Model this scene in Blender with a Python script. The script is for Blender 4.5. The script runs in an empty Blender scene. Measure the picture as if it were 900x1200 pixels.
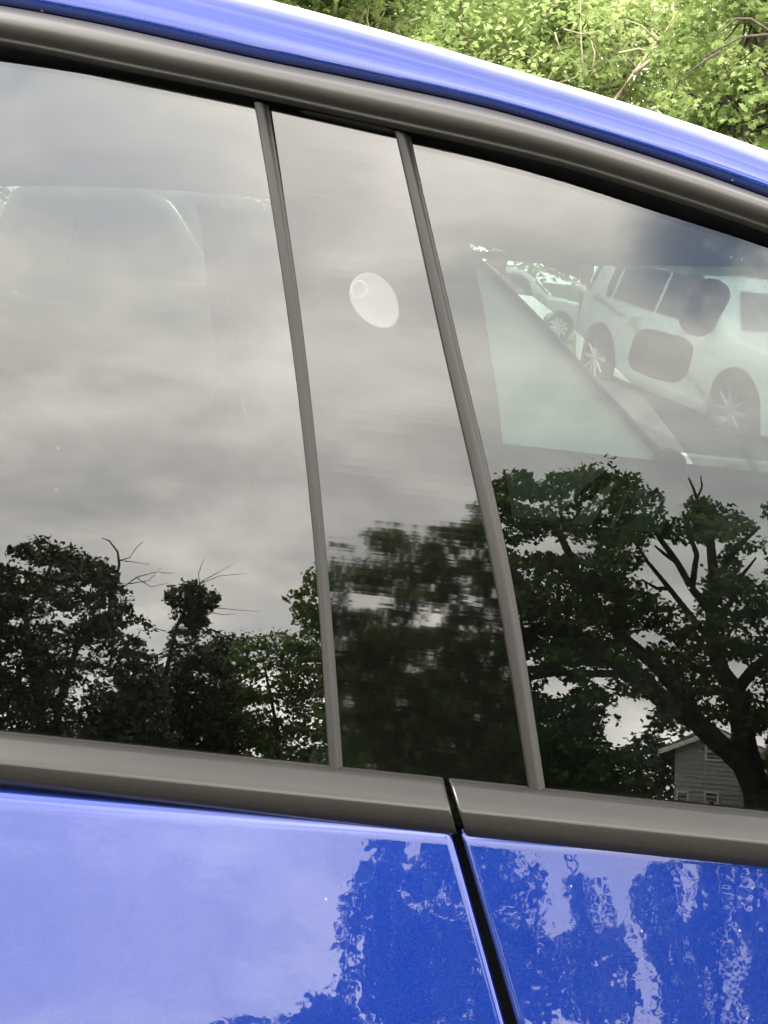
import bpy, math, random
import numpy as np
from math import radians, sin, cos, tan, pi, sqrt
from mathutils import Vector, Matrix
rng = np.random.default_rng(11); random.seed(11)
S = bpy.context.scene
COL = S.collection

# ------------------------------------------------------------------ camera
FPX = 1200.0                                   # focal length in photo pixels (photo 900 x 1200)
PITCH, ROLL, CAMZ = radians(-13.6), radians(6.0), 1.42
C0 = np.array([0.0, 0.0, CAMZ])
FW = np.array([0, cos(PITCH), sin(PITCH)]); R0 = np.array([1.0, 0, 0]); U0 = np.cross(R0, FW)
RT = cos(ROLL)*R0 + sin(ROLL)*U0; UP = -sin(ROLL)*R0 + cos(ROLL)*U0
cd = bpy.data.cameras.new("camera"); cam = bpy.data.objects.new("camera", cd); COL.objects.link(cam)
cd.sensor_fit = 'VERTICAL'; cd.sensor_height = 36; cd.sensor_width = 27; cd.lens = 36*FPX/1200
cd.clip_start = 0.02; cd.clip_end = 3000
M = Matrix.Identity(4)
for i in range(3):
    M[i][0] = RT[i]; M[i][1] = UP[i]; M[i][2] = -FW[i]; M[i][3] = C0[i]
cam.matrix_world = M
S.camera = cam

# ------------------------------------------------------------------ sky, sun, exposure
SUN_EL, SUN_AZ = radians(50), radians(248)     # azimuth clockwise from +Y (north)
w = bpy.data.worlds.new("World"); S.world = w; w.use_nodes = True
nt = w.node_tree; nt.nodes.clear()
def N(t, **k):
    n = nt.nodes.new(t)
    for a, b in k.items(): setattr(n, a, b)
    return n
L = lambda a, b: nt.links.new(a, b)
out = N('ShaderNodeOutputWorld'); bg = N('ShaderNodeBackground'); L(bg.outputs[0], out.inputs[0])
bg.inputs[1].default_value = 0.1
sky = N('ShaderNodeTexSky', sky_type='NISHITA', sun_disc=False)
sky.sun_elevation = SUN_EL; sky.sun_rotation = SUN_AZ
tc = N('ShaderNodeTexCoord'); sx = N('ShaderNodeSeparateXYZ'); L(tc.outputs['Generated'], sx.inputs[0])
def mth(op, a, b=None, c=None, clamp=False):
    n = N('ShaderNodeMath', operation=op, use_clamp=clamp)
    for i, v in enumerate((a, b, c)):
        if v is None: continue
        if isinstance(v, (int, float)): n.inputs[i].default_value = v
        else: L(v, n.inputs[i])
    return n.outputs[0]
zc = mth('MAXIMUM', sx.outputs[2], 0.0); dn = mth('ADD', zc, 0.42)
cx = mth('DIVIDE', sx.outputs[0], dn); cy = mth('DIVIDE', sx.outputs[1], dn)
cmb = N('ShaderNodeCombineXYZ'); L(cx, cmb.inputs[0]); L(cy, cmb.inputs[1])
def noise(scale, detail, rough, dist=0.0, off=(0, 0, 0), sc=(1, 1, 1)):
    mp = N('ShaderNodeMapping'); mp.inputs['Location'].default_value = off; mp.inputs['Scale'].default_value = sc
    L(cmb.outputs[0], mp.inputs[0])
    n = N('ShaderNodeTexNoise'); n.inputs['Scale'].default_value = scale; n.inputs['Detail'].default_value = detail
    n.inputs['Roughness'].default_value = rough; n.inputs['Distortion'].default_value = dist; L(mp.outputs[0], n.inputs[0])
    return n.outputs[0]
def ramp(f, stops):
    r = N('ShaderNodeValToRGB'); L(f, r.inputs[0]); e = r.color_ramp.elements
    while len(e) > 1: e.remove(e[-1])
    e[0].position = stops[0][0]; e[0].color = (*stops[0][1], 1)
    for p_, c_ in stops[1:]:
        q = e.new(p_); q.color = (*c_, 1)
    return r.outputs[0]
n1 = noise(1.7, 5, 0.5, 0.35, (3.1, 1.7, 0), (0.75, 1.1, 1))
n2 = noise(4.6, 6, 0.55, 0.25, (8.2, 4.4, 0), (0.75, 1.15, 1))
nm = mth('ADD', mth('MULTIPLY', n1, 0.55), mth('MULTIPLY', n2, 0.45))
ccol = ramp(nm, [(0.34, (0.44, 0.45, 0.48)), (0.43, (0.54, 0.54, 0.54)), (0.50, (0.68, 0.655, 0.63)), (0.56, (0.84, 0.81, 0.77)), (0.64, (1.05, 1.0, 0.94))])
# overcast brightens towards the horizon and again high up
hb = ramp(sx.outputs[2], [(0.0, (1.75, 1.74, 1.72)), (0.15, (1.22, 1.21, 1.18)), (0.235, (0.86, 0.865, 0.86)), (0.34, (1.0, 1.0, .985)), (0.45, (1.28, 1.27, 1.24)), (0.56, (1.62, 1.60, 1.55)), (0.75, (1.0, 1.0, 1.0)), (1.0, (.85, .85, .85))])
hm = N('ShaderNodeMix', data_type='RGBA', blend_type='MULTIPLY'); hm.inputs[0].default_value = 1
L(ccol, hm.inputs[6]); L(hb, hm.inputs[7])
cs = N('ShaderNodeVectorMath', operation='SCALE'); L(hm.outputs[2], cs.inputs[0]); cs.inputs[3].default_value = 13.2
n3 = noise(1.1, 5, 0.55, 0.5, (2.2, 6.1, 0))
hole = ramp(n3, [(0.30, (0.75, 0.75, 0.75)), (0.40, (0, 0, 0))])
nrmv = N('ShaderNodeVectorMath', operation='NORMALIZE'); L(tc.outputs['Generated'], nrmv.inputs[0])
def blue_gap(az, el, w0, w1, amt):
    dt = N('ShaderNodeVectorMath', operation='DOT_PRODUCT'); L(nrmv.outputs[0], dt.inputs[0])
    dt.inputs[1].default_value = (sin(radians(az))*cos(radians(el)), -cos(radians(az))*cos(radians(el)), sin(radians(el)))
    mr = N('ShaderNodeMapRange', interpolation_type='SMOOTHSTEP'); L(dt.outputs['Value'], mr.inputs[0]); mr.inputs[1].default_value = cos(radians(w0)); mr.inputs[2].default_value = cos(radians(w1)); mr.inputs[4].default_value = amt
    edge = N('ShaderNodeMapRange'); L(n2, edge.inputs[0]); edge.inputs[1].default_value = .62; edge.inputs[2].default_value = .42
    return mth('MULTIPLY', mr.outputs[0], edge.outputs[0])
hole = mth('ADD', mth('ADD', hole, blue_gap(19, 31, 6, 1, .85)), blue_gap(-28, 35.5, 4, 1, .5), clamp=True)
mx = N('ShaderNodeMix', data_type='RGBA'); L(hole, mx.inputs[0]); L(cs.outputs[0], mx.inputs[6]); L(sky.outputs[0], mx.inputs[7])
L(mx.outputs[2], bg.inputs[0])

sd = bpy.data.lights.new("sun", 'SUN'); sun = bpy.data.objects.new("sun", sd); COL.objects.link(sun)
sd.energy = 1.1; sd.angle = radians(14); sd.color = (1, 0.95, 0.88)
dsun = Vector((sin(SUN_AZ)*cos(SUN_EL), cos(SUN_AZ)*cos(SUN_EL), sin(SUN_EL)))
sun.rotation_euler = dsun.to_track_quat('Z', 'Y').to_euler()
S.view_settings.view_transform = 'Standard'; S.view_settings.look = 'None'
S.view_settings.exposure = 3.0; S.view_settings.gamma = 1.0
cy_ = S.cycles
cy_.max_bounces = 14; cy_.transparent_max_bounces = 24; cy_.glossy_bounces = 6; cy_.diffuse_bounces = 3
cy_.caustics_reflective = False; cy_.caustics_refractive = False; cy_.sample_clamp_indirect = 12
cy_.use_denoising = True

# ------------------------------------------------------------------ photo geometry: window plane
TH = radians(14.7); NG = np.array([0, -cos(TH), sin(TH)]); VG = np.array([0, sin(TH), cos(TH)]); PG = np.array([0, 0.66, 1.26])
def ray(px, py):
    d = FW*FPX + (px-450)*RT + (600-py)*UP
    return d/np.linalg.norm(d)
def G(px, py, off=0.0):
    d = ray(px, py); q = PG + NG*off
    return C0 + d*(np.dot(q-C0, NG)/np.dot(d, NG))
def SP(u, v, off=0.0):                         # point of the car's glass side: u along the car, v up the glass, off outwards
    return np.array([u, 0, 0]) + PG + VG*v + NG*off
def W(px, py, D):                              # where a thing seen mirrored in the glass stands, D metres out
    h = G(px, py); d = ray(px, py); e = d - 2*np.dot(d, NG)*NG
    return h + e*(D/math.hypot(e[0], e[1]))
def T(px, py, D):                              # a thing seen directly (over or through the car), D metres out
    d = ray(px, py); return C0 + d*(D/math.hypot(d[0], d[1]))
def curve(pts):                                # smooth interpolation through points
    xs = np.array([p[0] for p in pts], float); ys = np.array([p[1] for p in pts], float)
    h = np.diff(xs); dl = np.diff(ys)/h; m = np.zeros(len(xs)); m[0] = dl[0]; m[-1] = dl[-1]
    m[1:-1] = (dl[:-1]*h[1:] + dl[1:]*h[:-1])/(h[:-1]+h[1:])
    def f(x):
        x = min(max(x, xs[0]), xs[-1]); i = min(np.searchsorted(xs, x, side='right')-1, len(h)-1)
        t = (x-xs[i])/h[i]; a = 2*t**3-3*t*t+1; b = t**3-2*t*t+t; c = -2*t**3+3*t*t; d = t**3-t*t
        return a*ys[i] + b*h[i]*m[i] + c*ys[i+1] + d*h[i]*m[i+1]
    return f

# ------------------------------------------------------------------ materials
def mat(name):
    m = bpy.data.materials.new(name); m.use_nodes = True; t = m.node_tree; t.nodes.clear()
    o = t.nodes.new('ShaderNodeOutputMaterial'); return m, t, o
def bump(t, scale, dist, strength=1.0, sc=(1, 1, 1), detail=3, rough=0.5, coord='Object'):
    tcn = t.nodes.new('ShaderNodeTexCoord'); mp = t.nodes.new('ShaderNodeMapping'); mp.inputs['Scale'].default_value = sc
    t.links.new(tcn.outputs[coord], mp.inputs[0])
    n = t.nodes.new('ShaderNodeTexNoise'); n.inputs['Scale'].default_value = scale; n.inputs['Detail'].default_value = detail; n.inputs['Roughness'].default_value = rough
    t.links.new(mp.outputs[0], n.inputs[0])
    b = t.nodes.new('ShaderNodeBump'); b.inputs['Strength'].default_value = strength; b.inputs['Distance'].default_value = dist
    t.links.new(n.outputs[0], b.inputs['Height']); return b, n, mp
def pbr(name, col, rough=0.5, spec=0.5, metal=0.0, var=None, vscale=5.0, vsc=(1, 1, 1), bmp=None, coat=0.0, coatr=0.02, trans=0.0, cols=None):
    m, t, o = mat(name); p = t.nodes.new('ShaderNodeBsdfPrincipled'); t.links.new(p.outputs[0], o.inputs[0])
    p.inputs['Base Color'].default_value = (*col, 1); p.inputs['Roughness'].default_value = rough
    p.inputs['Specular IOR Level'].default_value = spec; p.inputs['Metallic'].default_value = metal
    p.inputs['Coat Weight'].default_value = coat; p.inputs['Coat Roughness'].default_value = coatr
    if var or cols:
        tcn = t.nodes.new('ShaderNodeTexCoord'); mp = t.nodes.new('ShaderNodeMapping'); mp.inputs['Scale'].default_value = vsc
        t.links.new(tcn.outputs['Object'], mp.inputs[0])
        n = t.nodes.new('ShaderNodeTexNoise'); n.inputs['Scale'].default_value = vscale; n.inputs['Detail'].default_value = 5; n.inputs['Roughness'].default_value = 0.65
        t.links.new(mp.outputs[0], n.inputs[0])
        r = t.nodes.new('ShaderNodeValToRGB'); t.links.new(n.outputs[0], r.inputs[0])
        cl = cols or [tuple(c*(1-var) for c in col), col, tuple(min(1, c*(1+var)) for c in col)]
        e = r.color_ramp.elements; e[0].position = .32; e[0].color = (*cl[0], 1); e[1].position = .68; e[1].color = (*cl[-1], 1)
        for i, c in enumerate(cl[1:-1]):
            q = e.new(.32+.36*(i+1)/(len(cl)-1)); q.color = (*c, 1)
        t.links.new(r.outputs[0], p.inputs['Base Color'])
        if trans:
            tr = t.nodes.new('ShaderNodeBsdfTranslucent'); t.links.new(r.outputs[0], tr.inputs[0]); mxs = t.nodes.new('ShaderNodeMixShader'); mxs.inputs[0].default_value = trans
            t.links.new(p.outputs[0], mxs.inputs[1]); t.links.new(tr.outputs[0], mxs.inputs[2]); t.links.new(mxs.outputs[0], o.inputs[0])
    if bmp:
        b, _, _ = bump(t, *bmp); t.links.new(b.outputs[0], p.inputs['Normal'])
    return m
def glass(name, tint, ior=1.5, dust=0.012, wave=None, edge=None):
    """thin tinted pane: each face passes part of the light and mirrors the rest"""
    m, t, o = mat(name); nd = t.nodes.new; lk = t.links.new
    fr = nd('ShaderNodeFresnel'); fr.inputs[0].default_value = ior
    gl = nd('ShaderNodeBsdfGlossy'); gl.inputs['Roughness'].default_value = 0.0; gl.inputs['Color'].default_value = (1, 1, 1, 1)
    tr = nd('ShaderNodeBsdfTransparent'); tr.inputs[0].default_value = (*tint, 1)
    mx = nd('ShaderNodeMixShader'); lk(fr.outputs[0], mx.inputs[0]); lk(tr.outputs[0], mx.inputs[1]); lk(gl.outputs[0], mx.inputs[2])
    geo = nd('ShaderNodeNewGeometry'); ff = nd('ShaderNodeMapRange'); lk(geo.outputs['Backfacing'], ff.inputs[0])
    ff.inputs[3].default_value = ior; ff.inputs[4].default_value = ior   # same IOR for both sides (thin sheet)
    lk(ff.outputs[0], fr.inputs[0])
    b, n, mp = bump(t, 3.0, 0.0003, 1.0, wave or (1, 1, 1.5), 2, .5)
    lk(b.outputs[0], gl.inputs['Normal'])
    di = nd('ShaderNodeBsdfDiffuse'); di.inputs[0].default_value = (.55, .54, .5, 1)
    tcn = nd('ShaderNodeTexCoord')
    na = nd('ShaderNodeTexNoise'); na.inputs['Scale'].default_value = 260; na.inputs['Detail'].default_value = 3; lk(tcn.outputs['Object'], na.inputs[0])
    nb = nd('ShaderNodeTexNoise'); nb.inputs['Scale'].default_value = 9; nb.inputs['Detail'].default_value = 5; lk(tcn.outputs['Object'], nb.inputs[0])
    r1 = nd('ShaderNodeMapRange'); lk(na.outputs[0], r1.inputs[0]); r1.inputs[1].default_value = .4; r1.inputs[2].default_value = .7; r1.inputs[3].default_value = .3; r1.inputs[4].default_value = 1.3
    r2 = nd('ShaderNodeMapRange'); lk(nb.outputs[0], r2.inputs[0]); r2.inputs[1].default_value = .35; r2.inputs[2].default_value = .7; r2.inputs[3].default_value = .35; r2.inputs[4].default_value = 1.6
    mu = nd('ShaderNodeMath'); mu.operation = 'MULTIPLY'; lk(r1.outputs[0], mu.inputs[0]); lk(r2.outputs[0], mu.inputs[1])
    m2 = nd('ShaderNodeMath'); m2.operation = 'MULTIPLY'; lk(mu.outputs[0], m2.inputs[0]); m2.inputs[1].default_value = dust
    # dried specks
    vo = nd('ShaderNodeTexVoronoi'); vo.inputs['Scale'].default_value = 42; lk(tcn.outputs['Object'], vo.inputs[0])
    sp = nd('ShaderNodeMath'); sp.operation = 'LESS_THAN'; lk(vo.outputs['Distance'], sp.inputs[0]); sp.inputs[1].default_value = .035
    s2 = nd('ShaderNodeMath'); s2.operation = 'MULTIPLY'; lk(sp.outputs[0], s2.inputs[0]); s2.inputs[1].default_value = .10
    ad = nd('ShaderNodeMath'); ad.operation = 'ADD'; ad.use_clamp = True; lk(m2.outputs[0], ad.inputs[0]); lk(s2.outputs[0], ad.inputs[1])
    m3 = nd('ShaderNodeMixShader'); lk(ad.outputs[0], m3.inputs[0]); lk(mx.outputs[0], m3.inputs[1]); lk(di.outputs[0], m3.inputs[2])
    lk(m3.outputs[0], o.inputs[0]); return m

def applique_mat():
    m, t, o = mat('gloss_black'); nd = t.nodes.new; lk = t.links.new
    p = nd('ShaderNodeBsdfPrincipled'); lk(p.outputs[0], o.inputs[0])
    p.inputs['Base Color'].default_value = (.001, .001, .001, 1); p.inputs['Roughness'].default_value = .028; p.inputs['IOR'].default_value = 1.57
    b1, n1_, mp = bump(t, 1.0, 0.000013, 1.0, (3, 3, 240), 1, .5)
    b2, n2_, mp2 = bump(t, 1.0, 0.00020, 1.0, (2.5, 2.5, 15), 1, .5)
    lk(b2.outputs[0], b1.inputs['Normal']); lk(b1.outputs[0], p.inputs['Normal']); return m
def paint():
    m, t, o = mat('blue_paint'); nd = t.nodes.new; lk = t.links.new
    p = nd('ShaderNodeBsdfPrincipled'); lk(p.outputs[0], o.inputs[0])
    p.inputs['Roughness'].default_value = .38; p.inputs['Metallic'].default_value = .92; p.inputs['Specular IOR Level'].default_value = .2
    p.inputs['Coat Weight'].default_value = 1; p.inputs['Coat Roughness'].default_value = .015; p.inputs['Coat IOR'].default_value = 1.5
    tcn = nd('ShaderNodeTexCoord'); n = nd('ShaderNodeTexNoise'); n.inputs['Scale'].default_value = 1400; n.inputs['Detail'].default_value = 1; lk(tcn.outputs['Object'], n.inputs[0])
    r = nd('ShaderNodeValToRGB'); lk(n.outputs[0], r.inputs[0]); e = r.color_ramp.elements
    e[0].position = .35; e[0].color = (.0010, .0085, .085, 1); e[1].position = .68; e[1].color = (.003, .016, .13, 1); vo = nd('ShaderNodeTexVoronoi'); vo.inputs['Scale'].default_value = 38; lk(tcn.outputs['Object'], vo.inputs[0])
    sp = nd('ShaderNodeMath'); sp.operation = 'LESS_THAN'; lk(vo.outputs['Distance'], sp.inputs[0]); sp.inputs[1].default_value = .03
    dd = nd('ShaderNodeTexNoise'); dd.inputs['Scale'].default_value = 900; dd.inputs['Detail'].default_value = 2; lk(tcn.outputs['Object'], dd.inputs[0])
    dr = nd('ShaderNodeMapRange'); lk(dd.outputs[0], dr.inputs[0]); dr.inputs[1].default_value = .45; dr.inputs[2].default_value = .75; dr.inputs[4].default_value = .010
    da = nd('ShaderNodeMath'); da.operation = 'MULTIPLY_ADD'; lk(sp.outputs[0], da.inputs[0]); da.inputs[1].default_value = .25; lk(dr.outputs[0], da.inputs[2])
    df = nd('ShaderNodeBsdfDiffuse'); df.inputs[0].default_value = (.42, .41, .38, 1); ms = nd('ShaderNodeMixShader')
    lk(da.outputs[0], ms.inputs[0]); lk(p.outputs[0], ms.inputs[1]); lk(df.outputs[0], ms.inputs[2]); lk(ms.outputs[0], o.inputs[0])
    lk(r.outputs[0], p.inputs['Base Color'])
    b1, _, _ = bump(t, 60, 0.00006, 1.0, (1, 1, 1), 2, .5)
    b2, _, _ = bump(t, 9, 0.0007, 1.0, (1, 1, 1), 2, .5)
    lk(b1.outputs[0], b2.inputs['Normal']); lk(b2.outputs[0], p.inputs['Coat Normal']); return m

MT = dict(
 paint=paint(), applique=applique_mat(),
 trim=pbr('satin_trim', (.012, .011, .0098), .23, .30, 0, .2, 14, (.25, 1, 1), (700, .00006)),
 trim_upper=pbr('satin_upper_trim', (.030, .028, .025), .34, .38, 0, .2, 14, (.25, 1, 1), (700, .00008)),
 strip=pbr('satin_strip', (.011, .010, .009), .42, .24, 0, .2, 20, (1, 1, .25), (700, .00005)),
 rubber=pbr('black_rubber', (.002, .002, .0022), .6, .02, 0, .3, 60),
 dark=pbr('cabin_dark', (.02, .02, .022), .8, .2, 0, .2, 8),
 seat=pbr('seat_cloth', (.018, .018, .019), .85, .2, 0, .25, 120, (1, 1, 1), (300, .0005)),
 pale=pbr('pale_haze_panel', (.52, .60, .57), .7, .1, 0, .06, 6, trans=.55),  # translucent, for the added panel that imitates the far window's haze
 belt=pbr('seat_belt_web', (.85, .84, .78), .8, .2, 0, .1, 90),
 liner=pbr('headliner_cloth', (.07, .07, .067), .9, .1, 0, .1, 60),
 door_glass=glass('front_tinted_glass', (.43, .48, .465), 1.48, .0020, (1, 1, 1.5)),
 rear_glass=glass('rear_privacy_glass', (.33, .34, .32), 1.62, .0022, (1, 1, 1.5)),
 far_glass=glass('far_tinted_glass', (.62, .66, .63), 1.5, .002),
 clear=glass('clear_windscreen', (.47, .51, .50), 1.01, .0),
 tyre=pbr('tyre_rubber', (.02, .02, .02), .8, .3, 0, .2, 20),
 rim=pbr('wheel_metal', (.22, .22, .23), .5, .4, .3, .1, 5),
 white=pbr('white_car_paint', (.70, .72, .71), .3, .5, 0, .03, 3, coat=.8),
 grey_car=pbr('dark_grey_car_paint', (.06, .065, .07), .3, .5, .2, .05, 3, coat=.8),
 silver=pbr('silver_car_paint', (.5, .51, .52), .3, .5, .4, .05, 3, coat=.8),
 car_glass=pbr('dark_car_window', (.03, .035, .04), .05, .6, 0, .1, 3),
 lamp=pbr('lamp_lens', (.5, .5, .48), .15, .6, 0, .1, 3),
 redlamp=pbr('tail_lamp_lens', (.35, .01, .01), .15, .6, 0, .1, 3),
 asphalt=pbr('asphalt', (.06, .06, .058), .9, .3, 0, .35, 3.0, (1, 1, 1), (60, .003)),
 kerb=pbr('kerb_concrete', (.36, .35, .32), .9, .3, 0, .15, 6, (1, 1, 1), (40, .002)),
 grass=pbr('lawn_grass', (.06, .10, .025), .95, .2, 0, .4, 1.2, cols=[(.035, .06, .015), (.06, .10, .025), (.09, .12, .035)], bmp=(30, .03)),
 bark=pbr('bark', (.055, .045, .035), .95, .2, 0, .4, 9, (1, 1, .25), (16, .02)),
 bark_pale=pbr('pale_bark', (.26, .22, .15), .95, .2, 0, .3, 7, (1, 1, .25), (16, .02)),
 leaf_maple=pbr('maple_leaves', (.05, .08, .02), .55, .4, cols=[(.035, .06, .018), (.09, .145, .035), (.17, .21, .05)], vscale=1.6, trans=.45),
 leaf_dark=pbr('dark_leaves', (.03, .05, .02), .6, .35, cols=[(.012, .022, .009), (.028, .048, .016), (.055, .080, .024)], vscale=1.3, trans=.25),
 leaf_light=pbr('fresh_leaves', (.12, .18, .03), .55, .4, cols=[(.23, .30, .10), (.33, .41, .16), (.43, .49, .23)], vscale=1.1, trans=.6),
 leaf_mid=pbr('green_leaves', (.08, .14, .02), .55, .4, cols=[(.10, .15, .04), (.18, .24, .07), (.28, .33, .12)], vscale=2.5, trans=.5),
 siding=pbr('grey_siding', (.36, .36, .36), .7, .3, 0, .1, 2, (.3, .3, 4)),
 trimwhite=pbr('white_house_trim', (.75, .74, .7), .6, .3, 0, .05, 4),
 shingle=pbr('brown_shingles', (.13, .085, .06), .9, .2, 0, .35, 5),
 pane=pbr('house_window_pane', (.05, .055, .06), .08, .6, 0, .2, 1),
 brick=pbr('red_brown_wall', (.17, .07, .045), .85, .3, 0, .2, 6),
 block=pbr('pale_wall_block', (.5, .48, .42), .9, .2, 0, .12, 5),
)
def sticker_mat():
    m, t, o = mat('frosted_film'); nd = t.nodes.new; lk = t.links.new
    p = nd('ShaderNodeBsdfPrincipled'); p.inputs['Base Color'].default_value = (.8, .81, .78, 1); p.inputs['Roughness'].default_value = .35
    tr = nd('ShaderNodeBsdfTransparent'); mx = nd('ShaderNodeMixShader'); mx.inputs[0].default_value = .065
    b, _, _ = bump(t, 90, .0002); lk(b.outputs[0], p.inputs['Normal'])
    lk(tr.outputs[0], mx.inputs[1]); lk(p.outputs[0], mx.inputs[2]); lk(mx.outputs[0], o.inputs[0]); return m
MT['film'] = sticker_mat()

# ------------------------------------------------------------------ mesh helpers
def obj(name, verts, faces, m, parent=None, smooth=False, mats=None):
    me = bpy.data.meshes.new(name)
    me.from_pydata([tuple(map(float, v)) for v in verts], [], faces); me.update(); me.validate()
    if smooth: me.shade_smooth()
    me.materials.append(MT[m] if isinstance(m, str) else m)
    o = bpy.data.objects.new(name, me); COL.objects.link(o)
    if parent: 
        o.parent = parent; o.matrix_parent_inverse = Matrix.Translation(-Vector(parent.location)) if not parent.parent and parent.type == 'EMPTY' else Matrix.Identity(4)
    return o
def tag(o, label=None, cat=None, group=None, kind=None):
    for k, v in (('label', label), ('category', cat), ('group', group), ('kind', kind)):
        if v: o[k] = v
    return o
def thing(name, loc, label, cat, group=None):
    e = bpy.data.objects.new(name, None); COL.objects.link(e); e.location = loc; e.empty_display_size = .3
    return tag(e, label, cat, group)
def grid(rows, closed=False):
    """rows: list of lists of points -> verts, faces"""
    V = [p for r in rows for p in r]; n = len(rows[0]); F = []
    for i in range(len(rows)-1):
        for j in range(n-1 + (1 if closed else 0)):
            a = i*n+j; b = i*n+(j+1) % n; F.append((a, b, b+n, a+n))
    return V, F
def slab(rows, thick_vec, flip=False):
    """closed slab from a grid and its copy moved by thick_vec"""
    V, F = grid(rows); k = len(V); n = len(rows[0]); m = len(rows)
    V2 = [np.array(p)+np.array(thick_vec) for p in V]
    F2 = [tuple(reversed([i+k for i in f])) for f in F]
    E = []
    ring = [j for j in range(n)] + [i*n+n-1 for i in range(1, m)] + [(m-1)*n+j for j in range(n-2, -1, -1)] + [i*n for i in range(m-2, 0, -1)]
    for a, b in zip(ring, ring[1:]+ring[:1]): E.append((b, a, a+k, b+k))
    return V+V2, F+F2+E
def box_vf(c, s, rot=0.0):
    c = np.array(c, float); h = np.array(s, float)/2; V = []
    for z in (-1, 1):
        for x, y in ((-1, -1), (1, -1), (1, 1), (-1, 1)):
            X, Y = x*h[0], y*h[1]
            V.append(c+np.array([X*cos(rot)-Y*sin(rot), X*sin(rot)+Y*cos(rot), z*h[2]]))
    return V, [(3, 2, 1, 0), (4, 5, 6, 7), (0, 1, 5, 4), (1, 2, 6, 5), (2, 3, 7, 6), (3, 0, 4, 7)]
def join(parts):
    V, F = [], []
    for v, f in parts:
        k = len(V); V += list(v); F += [tuple(i+k for i in q) for q in f]
    return V, F
def bevel(o, wd, seg=3):
    m = o.modifiers.new('edge', 'BEVEL'); m.width = wd; m.segments = seg; m.limit_method = 'ANGLE'
    o.data.shade_smooth(); return o
def tube_vf(path, rad, k=7, cap=True):
    path = [np.array(p, float) for p in path]; rows = []
    for i, p in enumerate(path):
        a = path[max(0, i-1)]; b = path[min(len(path)-1, i+1)]; d = b-a; d /= (np.linalg.norm(d)+1e-9)
        u = np.cross(d, [0.31, 0.22, 1.0] if abs(d[2]) < .9 else [1.0, .1, 0]); u /= np.linalg.norm(u); v = np.cross(d, u)
        r = rad[i] if hasattr(rad, '__len__') else rad
        rows.append([p+u*r*cos(2*pi*j/k)+v*r*sin(2*pi*j/k) for j in range(k)])
    V, F = grid(rows, True); F = [tuple(reversed(f)) for f in F]
    if cap: F += [tuple(range(k)), tuple(len(V)-1-j for j in range(k))]
    return V, F
def leaves_obj(name, P, size, parent, m, lobed=False, up=.6, simple=False):
    """one leaf blade per centre, each folded along its midrib"""
    n = len(P); P = np.asarray(P)
    nrm = rng.normal(size=(n, 3)); nrm[:, 2] = np.abs(nrm[:, 2])+up; nrm /= np.linalg.norm(nrm, axis=1)[:, None]
    t = rng.normal(size=(n, 3)); t -= (t*nrm).sum(1)[:, None]*nrm; t /= np.linalg.norm(t, axis=1)[:, None]; b = np.cross(nrm, t)
    s = size*rng.uniform(.6, 1.25, n)[:, None]
    if lobed: sh = [(-.5, 0, 0), (-.32, -.42, -.06), (-.02, -.2, .0), (.25, -.5, -.1), (.22, -.14, 0), (.62, 0, -.04), (.22, .14, 0), (.25, .5, -.1), (-.02, .2, .0), (-.32, .42, -.06)]
    elif simple: sh = [(-.5, 0, 0), (.02, -.33, -.07), (.6, 0, 0), (.02, .33, -.07)]
    else: sh = [(-.5, 0, 0), (-.1, -.36, -.08), (.2, -.3, -.05), (.6, 0, 0), (.2, .3, -.05), (-.1, .36, -.08)]
    k = len(sh)+1; V = np.empty((n, k, 3)); V[:, 0] = P + nrm*s*.04
    for i, (a, c, d) in enumerate(sh): V[:, i+1] = P + t*s*a + b*s*c + nrm*s*d
    base = (np.arange(n)*k)[:, None, None]
    tri = np.array([[0, i+1, (i+1) % (k-1)+1] for i in range(k-1)])[None]
    idx = (base+tri).reshape(-1, 3)
    me = bpy.data.meshes.new(name); me.vertices.add(n*k); me.vertices.foreach_set('co', V.reshape(-1).astype(np.float32))
    me.loops.add(idx.size); me.loops.foreach_set('vertex_index', idx.reshape(-1).astype(np.int32))
    me.polygons.add(len(idx)); me.polygons.foreach_set('loop_start', np.arange(0, idx.size, 3, dtype=np.int32))
    me.update(calc_edges=True); me.materials.append(MT[m])
    o = bpy.data.objects.new(name, me); COL.objects.link(o)
    if parent: o.parent = parent; o.matrix_parent_inverse = Matrix.Translation(-Vector(parent.location))
    return o

# ================================================================== SETTING
def sheet(name, x0, x1, y0, y1, z, m, n=1):
    rows = [[(x0+(x1-x0)*i/n, y0+(y1-y0)*j/n, z) for i in range(n+1)] for j in range(n+1)]
    return tag(obj(name, *grid(rows), m), kind='structure')
sheet('ground', -600, 600, -600, 600, 0, 'grass')
sheet('street', -60, 60, -6.2, 5.4, .006, 'asphalt')
sheet('parking_road', -.4, 60, 8.6, 17.0, .006, 'asphalt')
for y0, xa in ((-6.35, -60), (5.4, -60), (8.45, -.4), (17.0, -.4)):
    tag(obj('kerb', *box_vf(((60+xa)/2, y0+.075, .06), (60-xa, .15, .13)), 'kerb'), kind='structure')

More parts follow.
